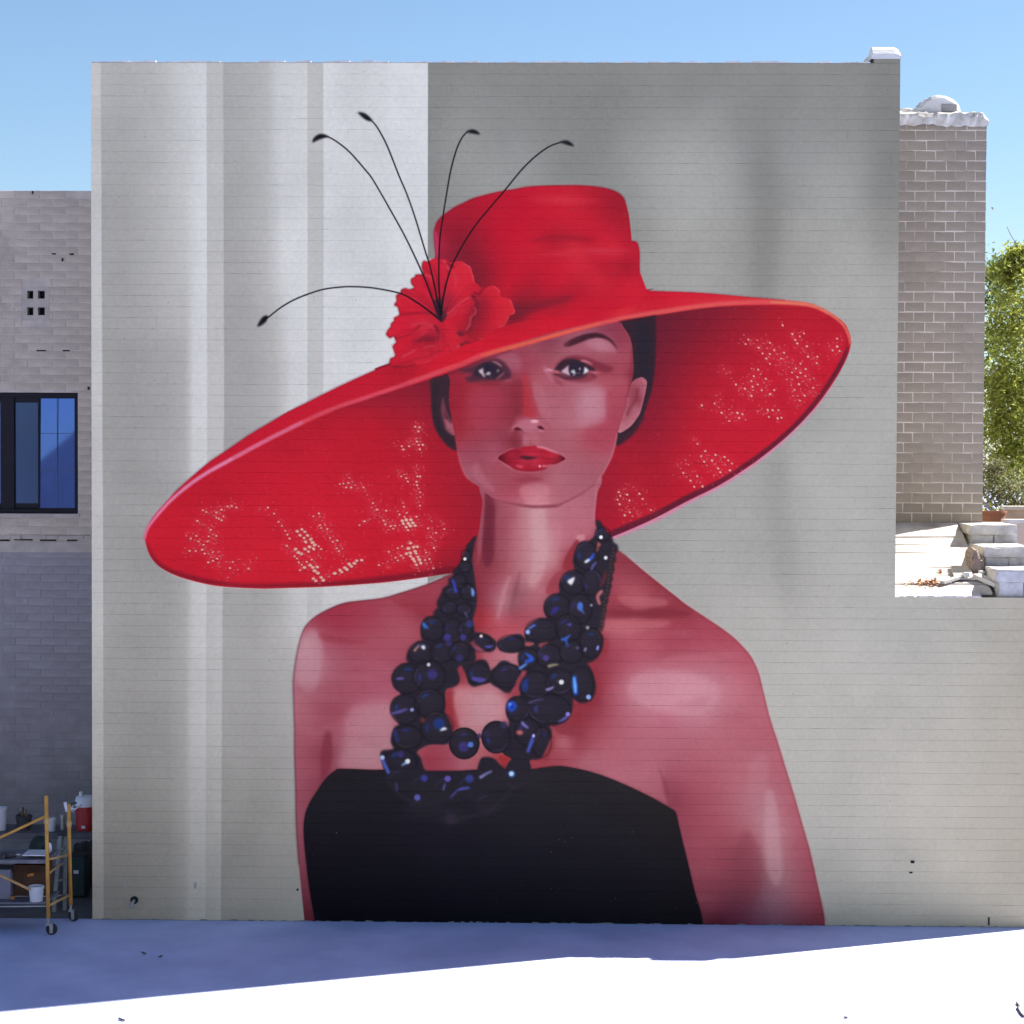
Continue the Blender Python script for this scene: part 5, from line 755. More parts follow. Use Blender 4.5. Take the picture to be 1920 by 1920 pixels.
# rough whitewashed top course and the raised corner with its rounded cap
c = MB()
n = 60
for i in range(n):
    x0, x1 = i*8.74/n, (i+1)*8.74/n; h = rnd.uniform(.003, .026)
    c.box((x0+.0005, .0, MURH+.001), (x1-.0005, .32, MURH+h))
c.build("coping", M_cap, mural)
sx0, sx1 = 8.78, MURW
s_ = MB(); s_.box((sx0, .004, MURH-.001), (sx1, 2.6, 9.76)); s_.build("corner_pier", M_face, mural)
c = MB(); pr = []
for k in range(9):
    a = math.pi*k/8; pr.append((-.012+.165-.165*math.cos(a), 9.745+.16*math.sin(a)))
vs = []; fs = []
for j, (xx, e) in enumerate(((sx0-.03, 0), (sx0-.012, 1), (sx1-.06, 1), (sx1-.01, .82), (sx1+.006, .4))):
    for (yy, zz) in pr: vs.append((xx, yy, 9.745+(zz-9.745)*(1 if e == 1 else max(.6, e))))
for j in range(4):
    for k in range(8): fs.append((j*9+k, (j+1)*9+k, (j+1)*9+k+1, j*9+k+1))
fs.append(tuple(range(8, -1, -1))); fs.append(tuple(range(36, 45)))
c.add(vs, fs); c.build("pier_cap", M_stucco, mural, smooth=False)
c = MB(); c.box((sx0-.03, .32, MURH), (sx1+.006, 2.6, 9.83)); c.build("side_parapet", M_stucco, mural)
# hose stub, plugged holes and a crack at the foot of the wall
M_grey = mat("galvanised", (.42, .43, .44), .45, .1, 20, metal=.7)
M_chip = mat("old_mark", (.42, .40, .33), .9, .2, 20)
M_black = mat("dark_void", (.012, .012, .014), .9, .2)
P = at(252, 1688, 0); c = MB(); c.tube([(P.x, .02, P.z), (P.x, -.05, P.z), (P.x-.012, -.085, P.z-.03), (P.x-.018, -.09, P.z-.07)], .016, 10); c.build("hose_stub", M_grey, mural, smooth=True)
c = MB(); c.lathe([(.045, 0), (.04, .01), (.016, .012)], 14, (P.x, -.004, P.z+.003), Matrix.Rotation(math.pi/2, 3, 'X')); c.build("stub_flange", M_black, mural)
for px, py, w_, h_ in ((1854, 1727, 3, 15), (236, 1656, 3, 15), (366, 1660, 5, 12), (1711, 1616, 7, 5), (1708, 1636, 6, 3), (558, 1668, 4, 4)):
    P = at(px, py, 0); c = MB(); c.box((P.x-w_*.003, -.0062, P.z-h_*.003), (P.x+w_*.003, .004, P.z+h_*.003)); c.build("wall_chip", M_black if px > 1700 or px == 558 else M_chip, mural)

M_splash = mat("cement_splash", (.20, .20, .22), .95, .3, 20)
# ragged cement splash where the yard slab meets the wall
c = MB(); x = 0.0
while x < XR-.05:
    wd = rnd.uniform(.015, .09); hh = rnd.uniform(.004, .016) if rnd.random() < .4 else .002
    c.add([(x, -.012, .0005), (x+wd, -.014, .0005), (x+wd, -.0035, hh*rnd.uniform(.5, 1)), (x, -.0035, hh), (x, .001, .0005), (x+wd, .001, .0005)], [(0, 1, 2, 3), (3, 2, 5, 4), (0, 3, 4), (1, 5, 2)]); x += wd
c.build("base_splash", M_splash, mural, kind="stuff")
# low wing: sloping board roof and the stepped parapet on its right
M_board = mat("weathered_white_board", (.36, .31, .285), .9, .15, 1.7, .5, 18, col2=(.66, .63, .60))
M_tarred = mat("roof_underlay", (.16, .15, .15), .9, .2)
zf, zb = ZL-.02, 4.50
def roofz(y): return zf+(zb-zf)*y/2.43
c = MB(); c.add([(MURW+.002, .28, roofz(.28)-.03), (10.25, .28, roofz(.28)-.03), (10.25, 2.43, zb-.03), (MURW+.002, 2.43, zb-.03)], [(0, 1, 2, 3)]); c.build("roof_underlay", M_tarred, mural)
ys = [-.005, .16, .40, .66, .90, 1.14, 1.36, 1.62, 1.86, 2.10, 2.36]
for i in range(len(ys)-1):
    y0, y1 = ys[i]+.010, ys[i+1]-.014; xe = 10.20 if i else 10.05
    c = MB(); tl = rnd.uniform(-.012, .014)
    c.add([(MURW+.004, y0, roofz(y0)+.012), (xe, y0, roofz(y0)+.012+tl), (xe, y1, roofz(y1)+.012), (MURW+.004, y1, roofz(y1)+.012+tl), (MURW+.004, y0, roofz(y0)-.022), (xe, y0, roofz(y0)-.022), (xe, y1, roofz(y1)-.022), (MURW+.004, y1, roofz(y1)-.022)],
          [(0, 1, 2, 3), (7, 6, 5, 4), (4, 5, 1, 0), (5, 6, 2, 1), (6, 7, 3, 2), (7, 4, 0, 3)])
    c.build("roof_board", M_board, mural)
M_step = mat("parapet_plaster", (.36, .345, .335), .9, .15, 5, .6, 20, col2=(.60, .58, .56))
for Y0, Y1, pt, pb in ((1.65, 2.38, 984, 1003), (.80, 1.66, 1025, 1045), (.02, .82, 1068, 1092)):
    zt = at(1850, pt, Y0).z; zm = at(1850, pb, Y0).z
    c = MB(); c.box((10.22, Y0, zm), (10.80, Y1+.2, zt)); c.build("parapet_cap", M_step, mural, bevel=.018, rough=.006)
    c = MB(); c.box((10.25, Y0+.03, ZL-.6), (10.52, Y1+.1, zm-.001)); c.build("parapet_block", M_step, mural, bevel=.012, rough=.005)
    c = MB(); c.box((10.524, Y0+.025, ZL-.6), (10.80, Y1+.1, zm-.001)); c.build("parapet_block", M_step, mural, bevel=.012, rough=.005)

# ------------------------------------------------------------------ brick tower behind the wing
TX0, TX1, TY, TZ0, TZ1 = MURW+.01, 10.535, 2.43, 3.6, 9.40
tower = thing("brick_tower", "square grey-brown brick tower with rounded white cap behind the mural wall", "tower", (0, 0, 0))
M_tbrick = vary_by_object(mat("tower_brick", (.275, .235, .190), .9, .2, 3.2, .5, 60), .07)
M_tmort = mat("tower_mortar", (.46, .41, .40), .95, .12, 1.6, .4, 40, col2=(.285, .245, .21))
M_tmort.node_tree.nodes["Color Ramp"].color_ramp.elements[0].color = (.58, .51, .45, 1); M_tmort.node_tree.nodes["Color Ramp"].color_ramp.elements[0].position = .46; M_tmort.node_tree.nodes["Color Ramp"].color_ramp.elements[1].position = .62
c = MB(); c.box((TX0, TY+.003, TZ0), (TX1-.006, TY+2.2, TZ1)); c.build("wall", M_tmort, tower)
tch = 18.72*26.47/4000; tbl = 37.2*26.47/4000
fb = {}
k = 0
z = 4.50-.02
rows = int((TZ1-z)/tch)
for k in range(rows+1):
    z0 = z+k*tch; z1 = min(z0+tch, TZ1); x = TX1-(tbl if k % 2 else tbl*.5)
    ends = [TX1]
    while ends[-1] > TX0+.03: ends.append(max(TX0, (TX1-(tbl if k % 2 else tbl*.55)) if len(ends) == 1 else ends[-1]-tbl))
    for e0, e1 in zip(ends[1:], ends[:-1]):
        wd = round(e1-e0-.012, 4); ht = round(z1-z0-.013, 4)
        if wd < .03 or ht < .03: continue
        key = (wd, ht, rnd.randrange(4)); yy = rnd.uniform(-.0015, .0015)
        if key not in fb:
            q = MB(); q.brick(-wd/2, wd/2, -ht/2, ht/2, 0, .012, .002, [rnd.uniform(-.0015, .0015) for _ in range(4)])
            q.v = [(v[0]+(rnd.uniform(-.005, .005) if i < 8 else 0), v[1], v[2]+(rnd.uniform(-.005, .004) if i < 8 else 0)) for i, v in enumerate(q.v)]
            fb[key] = q.build("brick", M_tbrick, tower); fb[key].location = ((e0+e1)/2, TY+yy, (z0+z1)/2)
        else: copy_piece(fb[key], tower, ((e0+e1)/2, TY+yy, (z0+z1)/2))
# sunlit right-hand face: joined brickwork (seen edge-on)
c = MB()
for k in range(rows+1):
    for j in range(9):
        y0 = TY+.02+j*tbl-(tbl/2 if k % 2 else 0); y0c, y1c = max(TY+.012, y0+.005), min(TY+2.2, y0+tbl-.005); z0 = z+k*tch+.005; z1 = min(z0+tch-.011, TZ1)
        if y1c-y0c > .03 and z1 > z0: c.box((TX1-.02, y0c, z0), (TX1, y1c, z1))
c.build("side_brickwork", M_tbrick, tower, kind="stuff")
# lumpy white cap
def lump(name, pts, m, parent, seed=0, amp=.012, sub=2):
    me = bpy.data.meshes.new(name); bm = bmesh.new()
    for p in pts: bm.verts.new(p)
    bmesh.ops.convex_hull(bm, input=bm.verts[:])
    for v in [v for v in bm.verts if not v.link_faces]: bm.verts.remove(v)
    bmesh.ops.triangulate(bm, faces=bm.faces[:])
    for _ in range(sub):
        bmesh.ops.subdivide_edges(bm, edges=bm.edges[:], cuts=1, use_grid_fill=True, smooth=.12)
    r_ = random.Random(seed)
    for v in bm.verts: v.co += Vector((r_.uniform(-amp, amp), r_.uniform(-amp, amp), r_.uniform(-amp, amp)))
    bmesh.ops.triangulate(bm, faces=bm.faces[:]); bm.to_mesh(me); bm.free(); me.materials.append(m)
    me.polygons.foreach_set("use_smooth", [True]*len(me.polygons))
    return link(bpy.data.objects.new(name, me), parent)
def slab_pts(x0, x1, y0, y1, z0, z1, r):
    out = []
    for x in (x0, x1):
        for y in (y0, y1): out += [(x, y, z0), (x, y, z1-r)]
    for x in (x0+r, x1-r):
        for y in (y0+r, y1-r): out.append((x, y, z1))
    return out
def soft_slab(name, x0, x1, y0, y1, z0, z1, r, m, parent, seed, amp):
    c = MB(); nx = 26; pr = [(0, z0), (0, z1-r), (r*.3, z1-r*.3), (r, z1), (y1-y0, z1)]; r_ = random.Random(seed); vs = []; fs = []
    for i in range(nx+1):
        t = i/nx; x = x0+(x1-x0)*t; e = min(1, min(t, 1-t)*(x1-x0)/r); e = math.sqrt(max(0, 1-(1-e)**2))
        for k, (yy, zz) in enumerate(pr): vs.append((x+r_.uniform(-amp, amp)*.4, y0+yy+r_.uniform(-amp, amp), z0+(zz-z0)*(.5+.5*e)+(r_.uniform(-amp, amp) if k else r_.uniform(-amp*1.6, amp*1.6))))
    n = len(pr)
    for i in range(nx):
        for k in range(n-1): fs.append((i*n+k, (i+1)*n+k, (i+1)*n+k+1, i*n+k+1))
    base = len(vs); vs += [(x0, y1, z0), (x1, y1, z0)]
    fs.append((base, 0, 1, 2, 3, 4)[::-1]); fs.append((nx*n, base+1, nx*n+4, nx*n+3, nx*n+2, nx*n+1)[::-1])
    c.add(vs, fs); return c.build(name, m, parent, smooth=False)
soft_slab("cap", TX0-.01, TX1+.012, TY-.03, TY+2.2, TZ1-.03, 9.545, .07, M_cap, tower, 1, .014)
vx0, vx1 = at(1724, 210, TY).x, at(1800, 210, TY).x
c = MB(); N_ = 14; xm_, rx_ = (vx0+vx1)/2+.02, (vx1-vx0)/2+.03; vs = []; fs = []
for j, (yy, sc_) in enumerate(((TY+.10, .80), (TY+.13, .95), (TY+.22, 1.0), (TY+.75, 1.0), (TY+.85, .85))):
    for k in range(N_+1):
        a = math.pi*k/N_; vs.append((xm_-rx_*sc_*math.cos(a)-(.16 if k == 0 else .07 if k == 1 else 0), yy, 9.52+.255*sc_*math.sin(a)**.8+rnd.uniform(-.006, .006)))
for j in range(4):
    for k in range(N_): fs.append((j*(N_+1)+k, j*(N_+1)+k+1, (j+1)*(N_+1)+k+1, (j+1)*(N_+1)+k))
fs.append(tuple(range(N_+1))[::-1])
c.add(vs, fs); c.build("vent_hood", M_stucco, tower)
hx0, hx1 = at(1768, 205, TY).x, at(1797, 205, TY).x
c = MB(); c.box((hx0, TY+.085, 9.555), (hx1, TY+.5, 9.65)); c.build("vent_opening", mat("vent_shade", (.30, .29, .28), .9), tower, bevel=.012)
lump("cap_lump", [(at(1700, 1, TY).x+dx, TY+.2+dy, 9.53+dz) for dx in (-.05, .11) for dy in (0, .2) for dz in (0, .08)], M_stucco, tower, 6, .006)
# ------------------------------------------------------------------ things left on the low roof
M_wood = mat("old_board_grey", (.40, .38, .36), .9, .2, 6, .4, 30); M_bag = mat("brown_sack", (.26, .20, .17), .85, .3, 7, .5, 20)
M_leaf_dry = vary_by_object(mat("dry_leaf", (.36, .17, .07), .8, .3, 20), .35)
def rp(px, py, up=.015):           # a point of the roof under a photo pixel
    lo, hi = -.2, 2.6
    for _ in range(40):
        m_ = (lo+hi)/2
        if at(px, py, m_).z > roofz(m_): lo, hi = (m_, hi) if True else (lo, hi)
        else: lo, hi = lo, m_
    q = at(px, py, lo); return Vector((q.x, q.y, roofz(q.y)+up))
def loose_board(pa, pb, wd, th, label, name="loose_board"):
    A, B = rp(*pa, .03), rp(*pb, .03); d = (B-A).normalized(); u = Vector((0, 0, 1)); s_ = d.cross(u).normalized()*wd/2; u = s_.cross(d).normalized()*(-th) if s_.cross(d).z < 0 else s_.cross(d).normalized()*th
    c = MB(); c.add([A-s_, A+s_, B+s_, B-s_, A-s_+u, A+s_+u, B+s_+u, B-s_+u], [(0, 3, 2, 1), (4, 5, 6, 7), (0, 1, 5, 4), (1, 2, 6, 5), (2, 3, 7, 6), (3, 0, 4, 7)])
    return tag(c.build(name, M_wood if wd < .13 else M_board, None, bevel=.004), label, "board")
loose_board((1767, 1100), (1806, 1088), .07, .035, "short grey board lying tilted on the white roof beside the dry leaves")
loose_board((1830, 1088), (1872, 1106), .13, .05, "thick pale board lying on the roof below the brown sack")
loose_board((1800, 1068), (1808, 1092), .22, .02, "wide bleached board end lying flat in front of the sack on the roof")
P = rp(1832, 1078); sk = thing("sack", "crumpled brown sack slumped on the low roof against the stepped parapet", "sack", P)
lump("bag_body", [(-.08, 0, 0), (.10, 0, 0), (-.06, .2, 0), (.1, .22, 0), (-.10, .1, .16), (.06, .12, .22), (-.02, .04, .28), (-.06, .2, .30), (.09, .05, .12), (-.09, .24, .24)], M_bag, sk, 11, .012, 3)
M_paper = mat("white_scrap", (.62, .61, .6), .8, .15, 10)
for i, (px, py, s_, lb) in enumerate(((1812, 1090, .07, "crumpled white paper scrap on the roof left of the thick pale board"), (1838, 1082, .05, "small white scrap on top of the boards under the sack"), (1780, 1096, .035, "tiny white chip beside the tilted grey board"))):
    P = rp(px, py); k = lump("paper_scrap", [(rnd.uniform(-s_, s_), rnd.uniform(-s_, s_), rnd.uniform(0, s_*1.3)) for _ in range(10)], M_paper, None, i, s_*.1, 1); k.location = P; tag(k, lb, "scrap")
c = MB()
for i in range(150):
    px, py = (rnd.gauss(1745, 12), rnd.gauss(1096, 3)) if i < 120 else (rnd.gauss(1715, 12), rnd.gauss(1097, 1.5)) if i < 135 else (rnd.gauss(1762, 3), rnd.gauss(1076, 1.5))
    p = rp(px, py, rnd.uniform(.01, .05)); s_ = rnd.uniform(.012, .03); q = Euler((rnd.uniform(-.8, .8), rnd.uniform(-.8, .8), rnd.uniform(0, 6))).to_matrix(); c.cur = rnd.random()+.001
    c.add([p+q @ Vector(v) for v in ((-s_, 0, 0), (0, -s_*.5, s_*.2), (s_, 0, 0), (0, s_*.5, s_*.2))], [(0, 1, 2, 3)])
o = c.build("dry_leaves", M_leaf_dry, None, kind="stuff"); o["label"] = "small pile of orange dry leaves caught between the white roof boards"; o["category"] = "leaves"
M_rubble = mat("rubble", (.55, .5, .47), .95, .3, 14)
c = MB()
for i in range(46):
    px = rnd.uniform(1672, 1840); p = at(px, rnd.uniform(1116, 1122), .0); x = p.x; s_ = rnd.uniform(.006, .02); y = rnd.uniform(.0, .03)
    c.box((x-s_*1.6, y-.02, ZL-.004), (x+s_*1.6, y+.02, ZL+s_*.8))
c.build("mortar_crumbs", M_rubble, mural, kind="stuff")
# ------------------------------------------------------------------ left-hand brick building, set back
LY = 3.0
lb = thing("brick_building", "old grey-brown brick building with a dark sliding window left of the mural", "building")
M_lbrick = vary_by_object(mat("aged_brick", (.455, .375, .305), .92, .28, 2.2, .6, 45), .06)
M_lbrick2 = vary_by_object(mat("lower_brick", (.285, .255, .265), .92, .16, 4, .6, 45), .06)  # bricks and mortar below the ledge are darker and bluer than above
M_lmort = mat("aged_mortar", (.42, .345, .29), .95, .12, 3, .5, 40, col2=(.56, .49, .43))
M_lmort2 = mat("lower_mortar", (.27, .24, .25), .95, .12, 3, .5, 40, col2=(.33, .30, .30))
M_sill = mat("cement_sill", (.40, .345, .30), .92, .15, 5, .5, 30)
LT = at(80, 357, LY).z
wx0, wx1, wz0, wz1 = at(-75, 850, LY).x, at(146, 850, LY).x, at(80, 963, LY).z, at(80, 736, LY).z
ledge_z = at(80, 1012, LY).z; lower_z = at(80, 1036, LY).z
v0x, v0z, v1x, v1z = at(42, 601, LY).x, at(42, 601, LY).z, at(92, 537, LY).x, at(92, 537, LY).z
def wallbox(x0, x1, z0, z1, m):
    c = MB(); c.box((x0, LY+.004, z0), (x1, LY+.35, z1)); c.build("wall", m, lb)
wallbox(-16, -.002, 0, lower_z, M_lmort2)
c = MB()
for a in ((-16, -.002, wz1, v0z+.005), (-16, v0x+.005, v0z+.005, v1z-.005), (v1x-.005, -.002, v0z+.005, v1z-.005), (-16, -.002, v1z-.005, LT-.004), (-16, wx0, wz0, wz1), (wx1, -.002, wz0, wz1), (-16, -.002, lower_z, wz0)): c.box((a[0], LY+.004, a[2]+.0005), (a[1], LY+.35, a[3]))
c.build("wall", M_lmort, lb)
lh, ll = .1014, .3245
cache = {}; joined = {}
def lbrick(x0, x1, z0, z1, m, part):
    wd, ht = round(x1-x0-.008, 3), round(z1-z0-.008, 3)
    if wd < .025 or ht < .02: return
    yy = LY+rnd.uniform(-.002, .002); cx, cz = (x0+x1)/2, (z0+z1)/2
    if not part:
        J = joined.setdefault(m.name, (MB(), m))[0]; J.cur = rnd.random()+.001
        J.brick(cx-wd/2, cx+wd/2, cz-ht/2, cz+ht/2, yy, yy+.014, .003); return
    key = (wd, ht, m.name)
    if key not in cache:
        q = MB(); q.brick(-wd/2, wd/2, -ht/2, ht/2, 0, .014, .003, [rnd.uniform(-.002, .002) for _ in range(4)])
        cache[key] = q.build("brick", m, lb); cache[key].location = (cx, yy, cz)
    else: copy_piece(cache[key], lb, (cx, yy, cz))
nparts = 0
rows = []
zz = LT
while zz > .03:
    rows.append((max(0, zz-lh), zz)); zz -= lh
for k, (z0, z1) in enumerate(rows):
    m = M_lbrick if z0 > lower_z-.06 else M_lbrick2
    x = -.004-(ll*.5 if k % 2 else ll*.02)
    ends = [-.004, x] if k % 2 else [-.004]
    while ends[-1] > -4.6: ends.append(ends[-1]-ll)
    for e1, e0 in zip(ends[:-1], ends[1:]):
        if k == 0 and rnd.random() < .12: continue
        if e1 > wx0 and e0 < wx1 and z1 > wz0 and z0 < wz1:      # cut round the window
            zl, zh = z0, z1
            if e1 > wx1+.03: e0 = max(e0, wx1)
            elif z0 < wz0-.02: zl, zh = z0, wz0
            elif z1 > wz1+.02: zl, zh = wz1, z1
            else: continue
            lbrick(e0, e1, zl, zh, m, nparts < 300 and e1 > -1.4); nparts += e1 > -1.4; continue
        if e1 > v0x and e0 < v1x and z1 > v0z and z0 < v1z:
            if e0 < v0x-.03: lbrick(e0, v0x, z0, z1, m, True); nparts += 1
            if e1 > v1x+.03: lbrick(v1x, e1, z0, z1, m, True); nparts += 1
            continue
        vis = e1 > -1.42 and z1 > 1.0
        lbrick(e0, e1, z0, z1, m, nparts < 298 and vis); nparts += vis and nparts < 298
for J, m in joined.values(): J.build("brickwork", m, lb, kind="stuff")
# perforated vent block
holes = [(51, 62.5, 545, 560), (71, 84, 543.5, 559), (51.5, 63, 576, 591), (72, 84.5, 575, 591)]
xs = sorted({v0x, v1x, *[at(h[0], 560, LY).x for h in (holes[0], holes[1])], *[at(h[1], 560, LY).x for h in (holes[0], holes[1])]})
zs = sorted({v0z, v1z, *[at(60, h[2], LY).z for h in (holes[0], holes[2])], *[at(60, h[3], LY).z for h in (holes[0], holes[2])]})
c = MB()
for i in range(5):
    for j in range(5):
        if i in (1, 3) and j in (1, 3): continue
        c.box((xs[i], LY-.002, zs[j]), (xs[i+1], LY+.12, zs[j+1]))
c.build("vent_block", M_sill, lb)
c = MB(); c.box((v0x+.01, LY+.115, v0z+.01), (v1x-.01, LY+.15, v1z-.01)); c.build("vent_shaft", M_black, lb)
c = MB(); x = -4.6
while x < -.02:                    # ragged ledge below the window
    wd = rnd.uniform(.12, .34); c.box((x, LY-.02+rnd.uniform(-.006, .006), ledge_z+.006), (min(x+wd-.006, -.006), LY+.02, ledge_z+.05+rnd.uniform(-.006, .006))); x += wd
c.build("ledge", M_sill, lb)
c = MB(); c.box((-4.6, LY-.009, lower_z+.004), (-.006, LY+.01, ledge_z-.022)); c.build("cement_band", M_sill, lb)
c = MB(); c.box((wx0-.05, LY-.014, wz0-.05), (wx1+.02, LY+.12, wz0-.002)); c.build("window_sill", M_sill, lb, bevel=.004)
c = MB()
for px, py, w_ in ((77, 657.5, 17), (124, 657.5, 13), (134, 476.5, 8), (101, 476, 7), (117, 487, 3), (61, 361, 2.5), (8, 1013, 20), (44, 1012, 34), (90, 1013, 30), (135, 1013, 18), (29, 1030, 3), (166, 728, 4)):
    P = at(px, py, LY-.006); h_ = .008 if w_ > 4 else .02; yo = LY-.024 if 1008 < py < 1020 else LY-.0085
    c.box((P.x-w_*.0034, yo, P.z-h_), (P.x+w_*.0034, LY+.01, P.z+h_))
c.build("joint_and_ledge_line", M_black, lb, kind="stuff")  # black bars: open joints in the brickwork, dark line under the ledge
# window
M_frame = mat("dark_bronze_frame", (.012, .011, .016), .6, .15, 8, spec=.15)
M_glass = bpy.data.materials.new("tinted_glass"); M_glass.use_nodes = True
b = M_glass.node_tree.nodes["Principled BSDF"]; b.inputs["Base Color"].default_value = (.085, .155, .48, 1); b.inputs["Roughness"].default_value = .03; b.inputs["Metallic"].default_value = .9
M_glass2 = M_glass.copy(); M_glass2.name = "tinted_glass_behind_screen"; b = M_glass2.node_tree.nodes["Principled BSDF"]; b.inputs["Base Color"].default_value = (.05, .08, .17, 1); b.inputs["Roughness"].default_value = .16
win = MB(); fr = .05
win.box((wx0, LY+.05, wz0), (wx1, LY+.14, wz0+fr)); win.box((wx0, LY+.05, wz1-fr), (wx1, LY+.14, wz1)); win.box((wx0, LY+.05, wz0+fr), (wx0+fr, LY+.14, wz1-fr)); win.box((wx1-.035, LY+.05, wz0+fr), (wx1, LY+.14, wz1-fr))
W = win.build("window", M_frame, lb)
def sash(x0, x1, y, st, nm):
    c = MB(); z0, z1 = wz0+fr+.001, wz1-fr-.001
    c.box((x0, y, z0), (x1, y+.03, z0+st)); c.box((x0, y, z1-st), (x1, y+.03, z1)); c.box((x0, y, z0+st), (x0+st, y+.03, z1-st)); c.box((x1-st, y, z0+st), (x1, y+.03, z1-st)); c.build("sash", M_frame, W)
    return x0+st, x1-st, z0+st, z1-st
m0, m1 = at(69, 850, LY).x, at(82, 850, LY).x
a = sash(m0, wx1-.036, LY+.062, .02, 0)
xm = (a[0]+a[1])/2
c = MB(); c.add([(a[0], LY+.0778, a[2]), (a[1], LY+.0778, a[2]), (a[1], LY+.1035, a[3]), (a[0], LY+.1035, a[3])], [(0, 1, 2, 3)]); c.build("pane", M_glass, W)
c = MB(); c.box((xm-.004, LY+.0745, a[2]), (xm+.004, LY+.0775, a[3]))
for q in (.34, .68): c.box((a[0], LY+.0748, a[2]+(a[3]-a[2])*q-.003), (a[1], LY+.0772, a[2]+(a[3]-a[2])*q+.003))
c.build("glazing_bar", mat("glazing_bar", (.05, .08, .13), .5), W)
a = sash(wx0+fr+.001, m1, LY+.112, .075, 1)
c = MB(); c.add([(a[0], LY+.130, a[2]), (a[1], LY+.130, a[2]), (a[1], LY+.130, a[3]), (a[0], LY+.130, a[3])], [(0, 1, 2, 3)]); c.build("pane", M_glass2, W)
c = MB(); xx = at(10, 850, LY).x; c.box((xx-.08, LY+.084, wz0+fr+.002), (xx+.09, LY+.150, wz1-fr-.002)); c.build("stile", M_frame, W)
c = MB(); c.box((-16, LY+.36, 0), (-.002, LY+9, LT-.3)); c.build("house_body", M_lmort, lb)
c = MB(); c.box((wx0, LY+.30, wz0), (wx1, LY+.345, wz1)); c.build("window_back", M_black, lb)

# ------------------------------------------------------------------ work table, scaffold and painters' things
M_tabletop = mat("table_board", (.11, .105, .12), .8, .25, 9, .3, 30)
TZ = at(80, 1561, 1.0).z
tb = thing("work_table", "dark plank table standing behind the yellow scaffold, covered with paint pots", "table", (-1.2, 1.2, 0))
c = MB(); c.box((-2.6, .95, TZ-.07), (-.012, 1.55, TZ)); c.build("table_top", M_tabletop, tb, bevel=.005)
for x in (-2.5, -.10):
    for y in (1.0, 1.5): c = MB(); c.box((x-.025, y-.025, 0), (x+.025, y+.025, TZ-.071)); c.build("leg", M_tabletop, tb)
M_yel = mat("scaffold_yellow", (.55, .27, .045), .5, .2, 9, .2, 30, spec=.5); M_yel2 = mat("worn_yellow", (.50, .30, .12), .6, .25, 12)
M_rub = mat("caster_rubber", (.03, .03, .034), .7, .2); M_zinc = mat("zinc", (.38, .38, .37), .4, .15, 15, metal=.6)
M_ply = mat("scaffold_deck", (.17, .16, .19), .85, .25, 8)
F, Bk = at(90, 1754, -.81), at(132, 1728, -.12)
sca = thing("scaffold", "yellow rolling scaffold frame on black caster wheels left of the mural", "scaffold", (F.x, F.y, 0))
FX, FY, BX, BY = F.x, -.79, Bk.x, -.10
ftop, btop = at(86, 1492, FY).z, at(126, 1507, BY).z
for (x, y, zt, ph) in ((FX, FY, ftop, .3), (BX, BY, btop, -.2), (FX-1.95, FY-.05, ftop, 0), (BX-1.95, BY-.05, ftop, .4)):
    dx = -.022
    c = MB(); c.tube([(x, y, .19), (x+dx, y, zt)], .021, 12); p_ = c.build("post", M_yel, sca, smooth=True)
    c = MB(); c.tube([(x+dx*.78, y, zt*.80), (x+dx*.8, y, zt*.80+.07)], .028, 12); c.build("collar", M_yel2, p_, smooth=True)
    c = MB(); c.tube([(x, y, .13), (x, y, .20)], .015, 10); c.box((x-.022, y-.03, .11), (x+.022, y+.03, .135)); fk = c.build("caster_fork", M_zinc, sca)
    for sg in (-1, 1):
        c = MB(); c.box((-.003, -.018, -.075), (.003, .018, .03), Matrix.Translation((x+.03*math.cos(ph), y, .10)) @ Matrix.Rotation(ph, 4, 'Z') @ Matrix.Translation((0, sg*.021, 0)) @ Matrix.Rotation(math.pi/2, 4, 'Z')); c.build("fork_plate", M_zinc, fk)
    c = MB(); R_ = Matrix.Rotation(ph, 3, 'Z') @ Matrix.Rotation(math.pi/2, 3, 'X')
    c.lathe([(.0, -.016), (.045, -.018), (.058, -.016), (.063, -.006), (.063, .006), (.058, .016), (.045, .018), (0, .016)], 24, (x+.035*math.cos(ph), y+.035*math.sin(ph), .064), R_); c.build("wheel", M_rub, sca, smooth=True)
def bar(pa, pb, r=.016, m=None, nm="brace", n=10):
    c = MB(); c.tube([pa, pb], r, n); return c.build(nm, m or M_yel, sca, smooth=True)
bar(at(84, 1531, FY), at(-60, 1599, FY-.04), .015); bar(at(56, 1668, FY+.01), at(-40, 1622, FY-.03), .015, M_yel2)
bar((FX-.01, FY, at(90, 1640, FY).z), at(111, 1622, -.35), .011, M_yel2, "bracket"); bar((FX-.008, FY, at(90, 1699, FY).z), (BX-.004, BY, at(128, 1677, BY).z), .015, M_yel2, "end_rail"); bar((FX-.018, FY, at(88, 1612, FY).z), (BX-.016, BY, at(128, 1603, BY).z), .013, M_yel2, "end_rail")
bar(at(88, 1699, FY), at(-90, 1701, FY), .009, M_zinc, "rail"); bar(at(88, 1681, FY+.3), at(-90, 1680, FY+.3), .007, M_zinc, "rail")
dz1 = at(60, 1617, FY).z; dz0 = at(60, 1692, FY+.1).z
c = MB(); c.box((FX-1.93, FY+.03, dz1-.02), (FX-.03, BY-.03, dz1+.02)); c.build("deck", M_ply, sca, bevel=.003)
c = MB(); c.box((FX-1.93, FY+.05, dz0-.012), (FX-.03, BY-.03, dz0+.01)); c.build("lower_deck", M_ply, sca, bevel=.003)

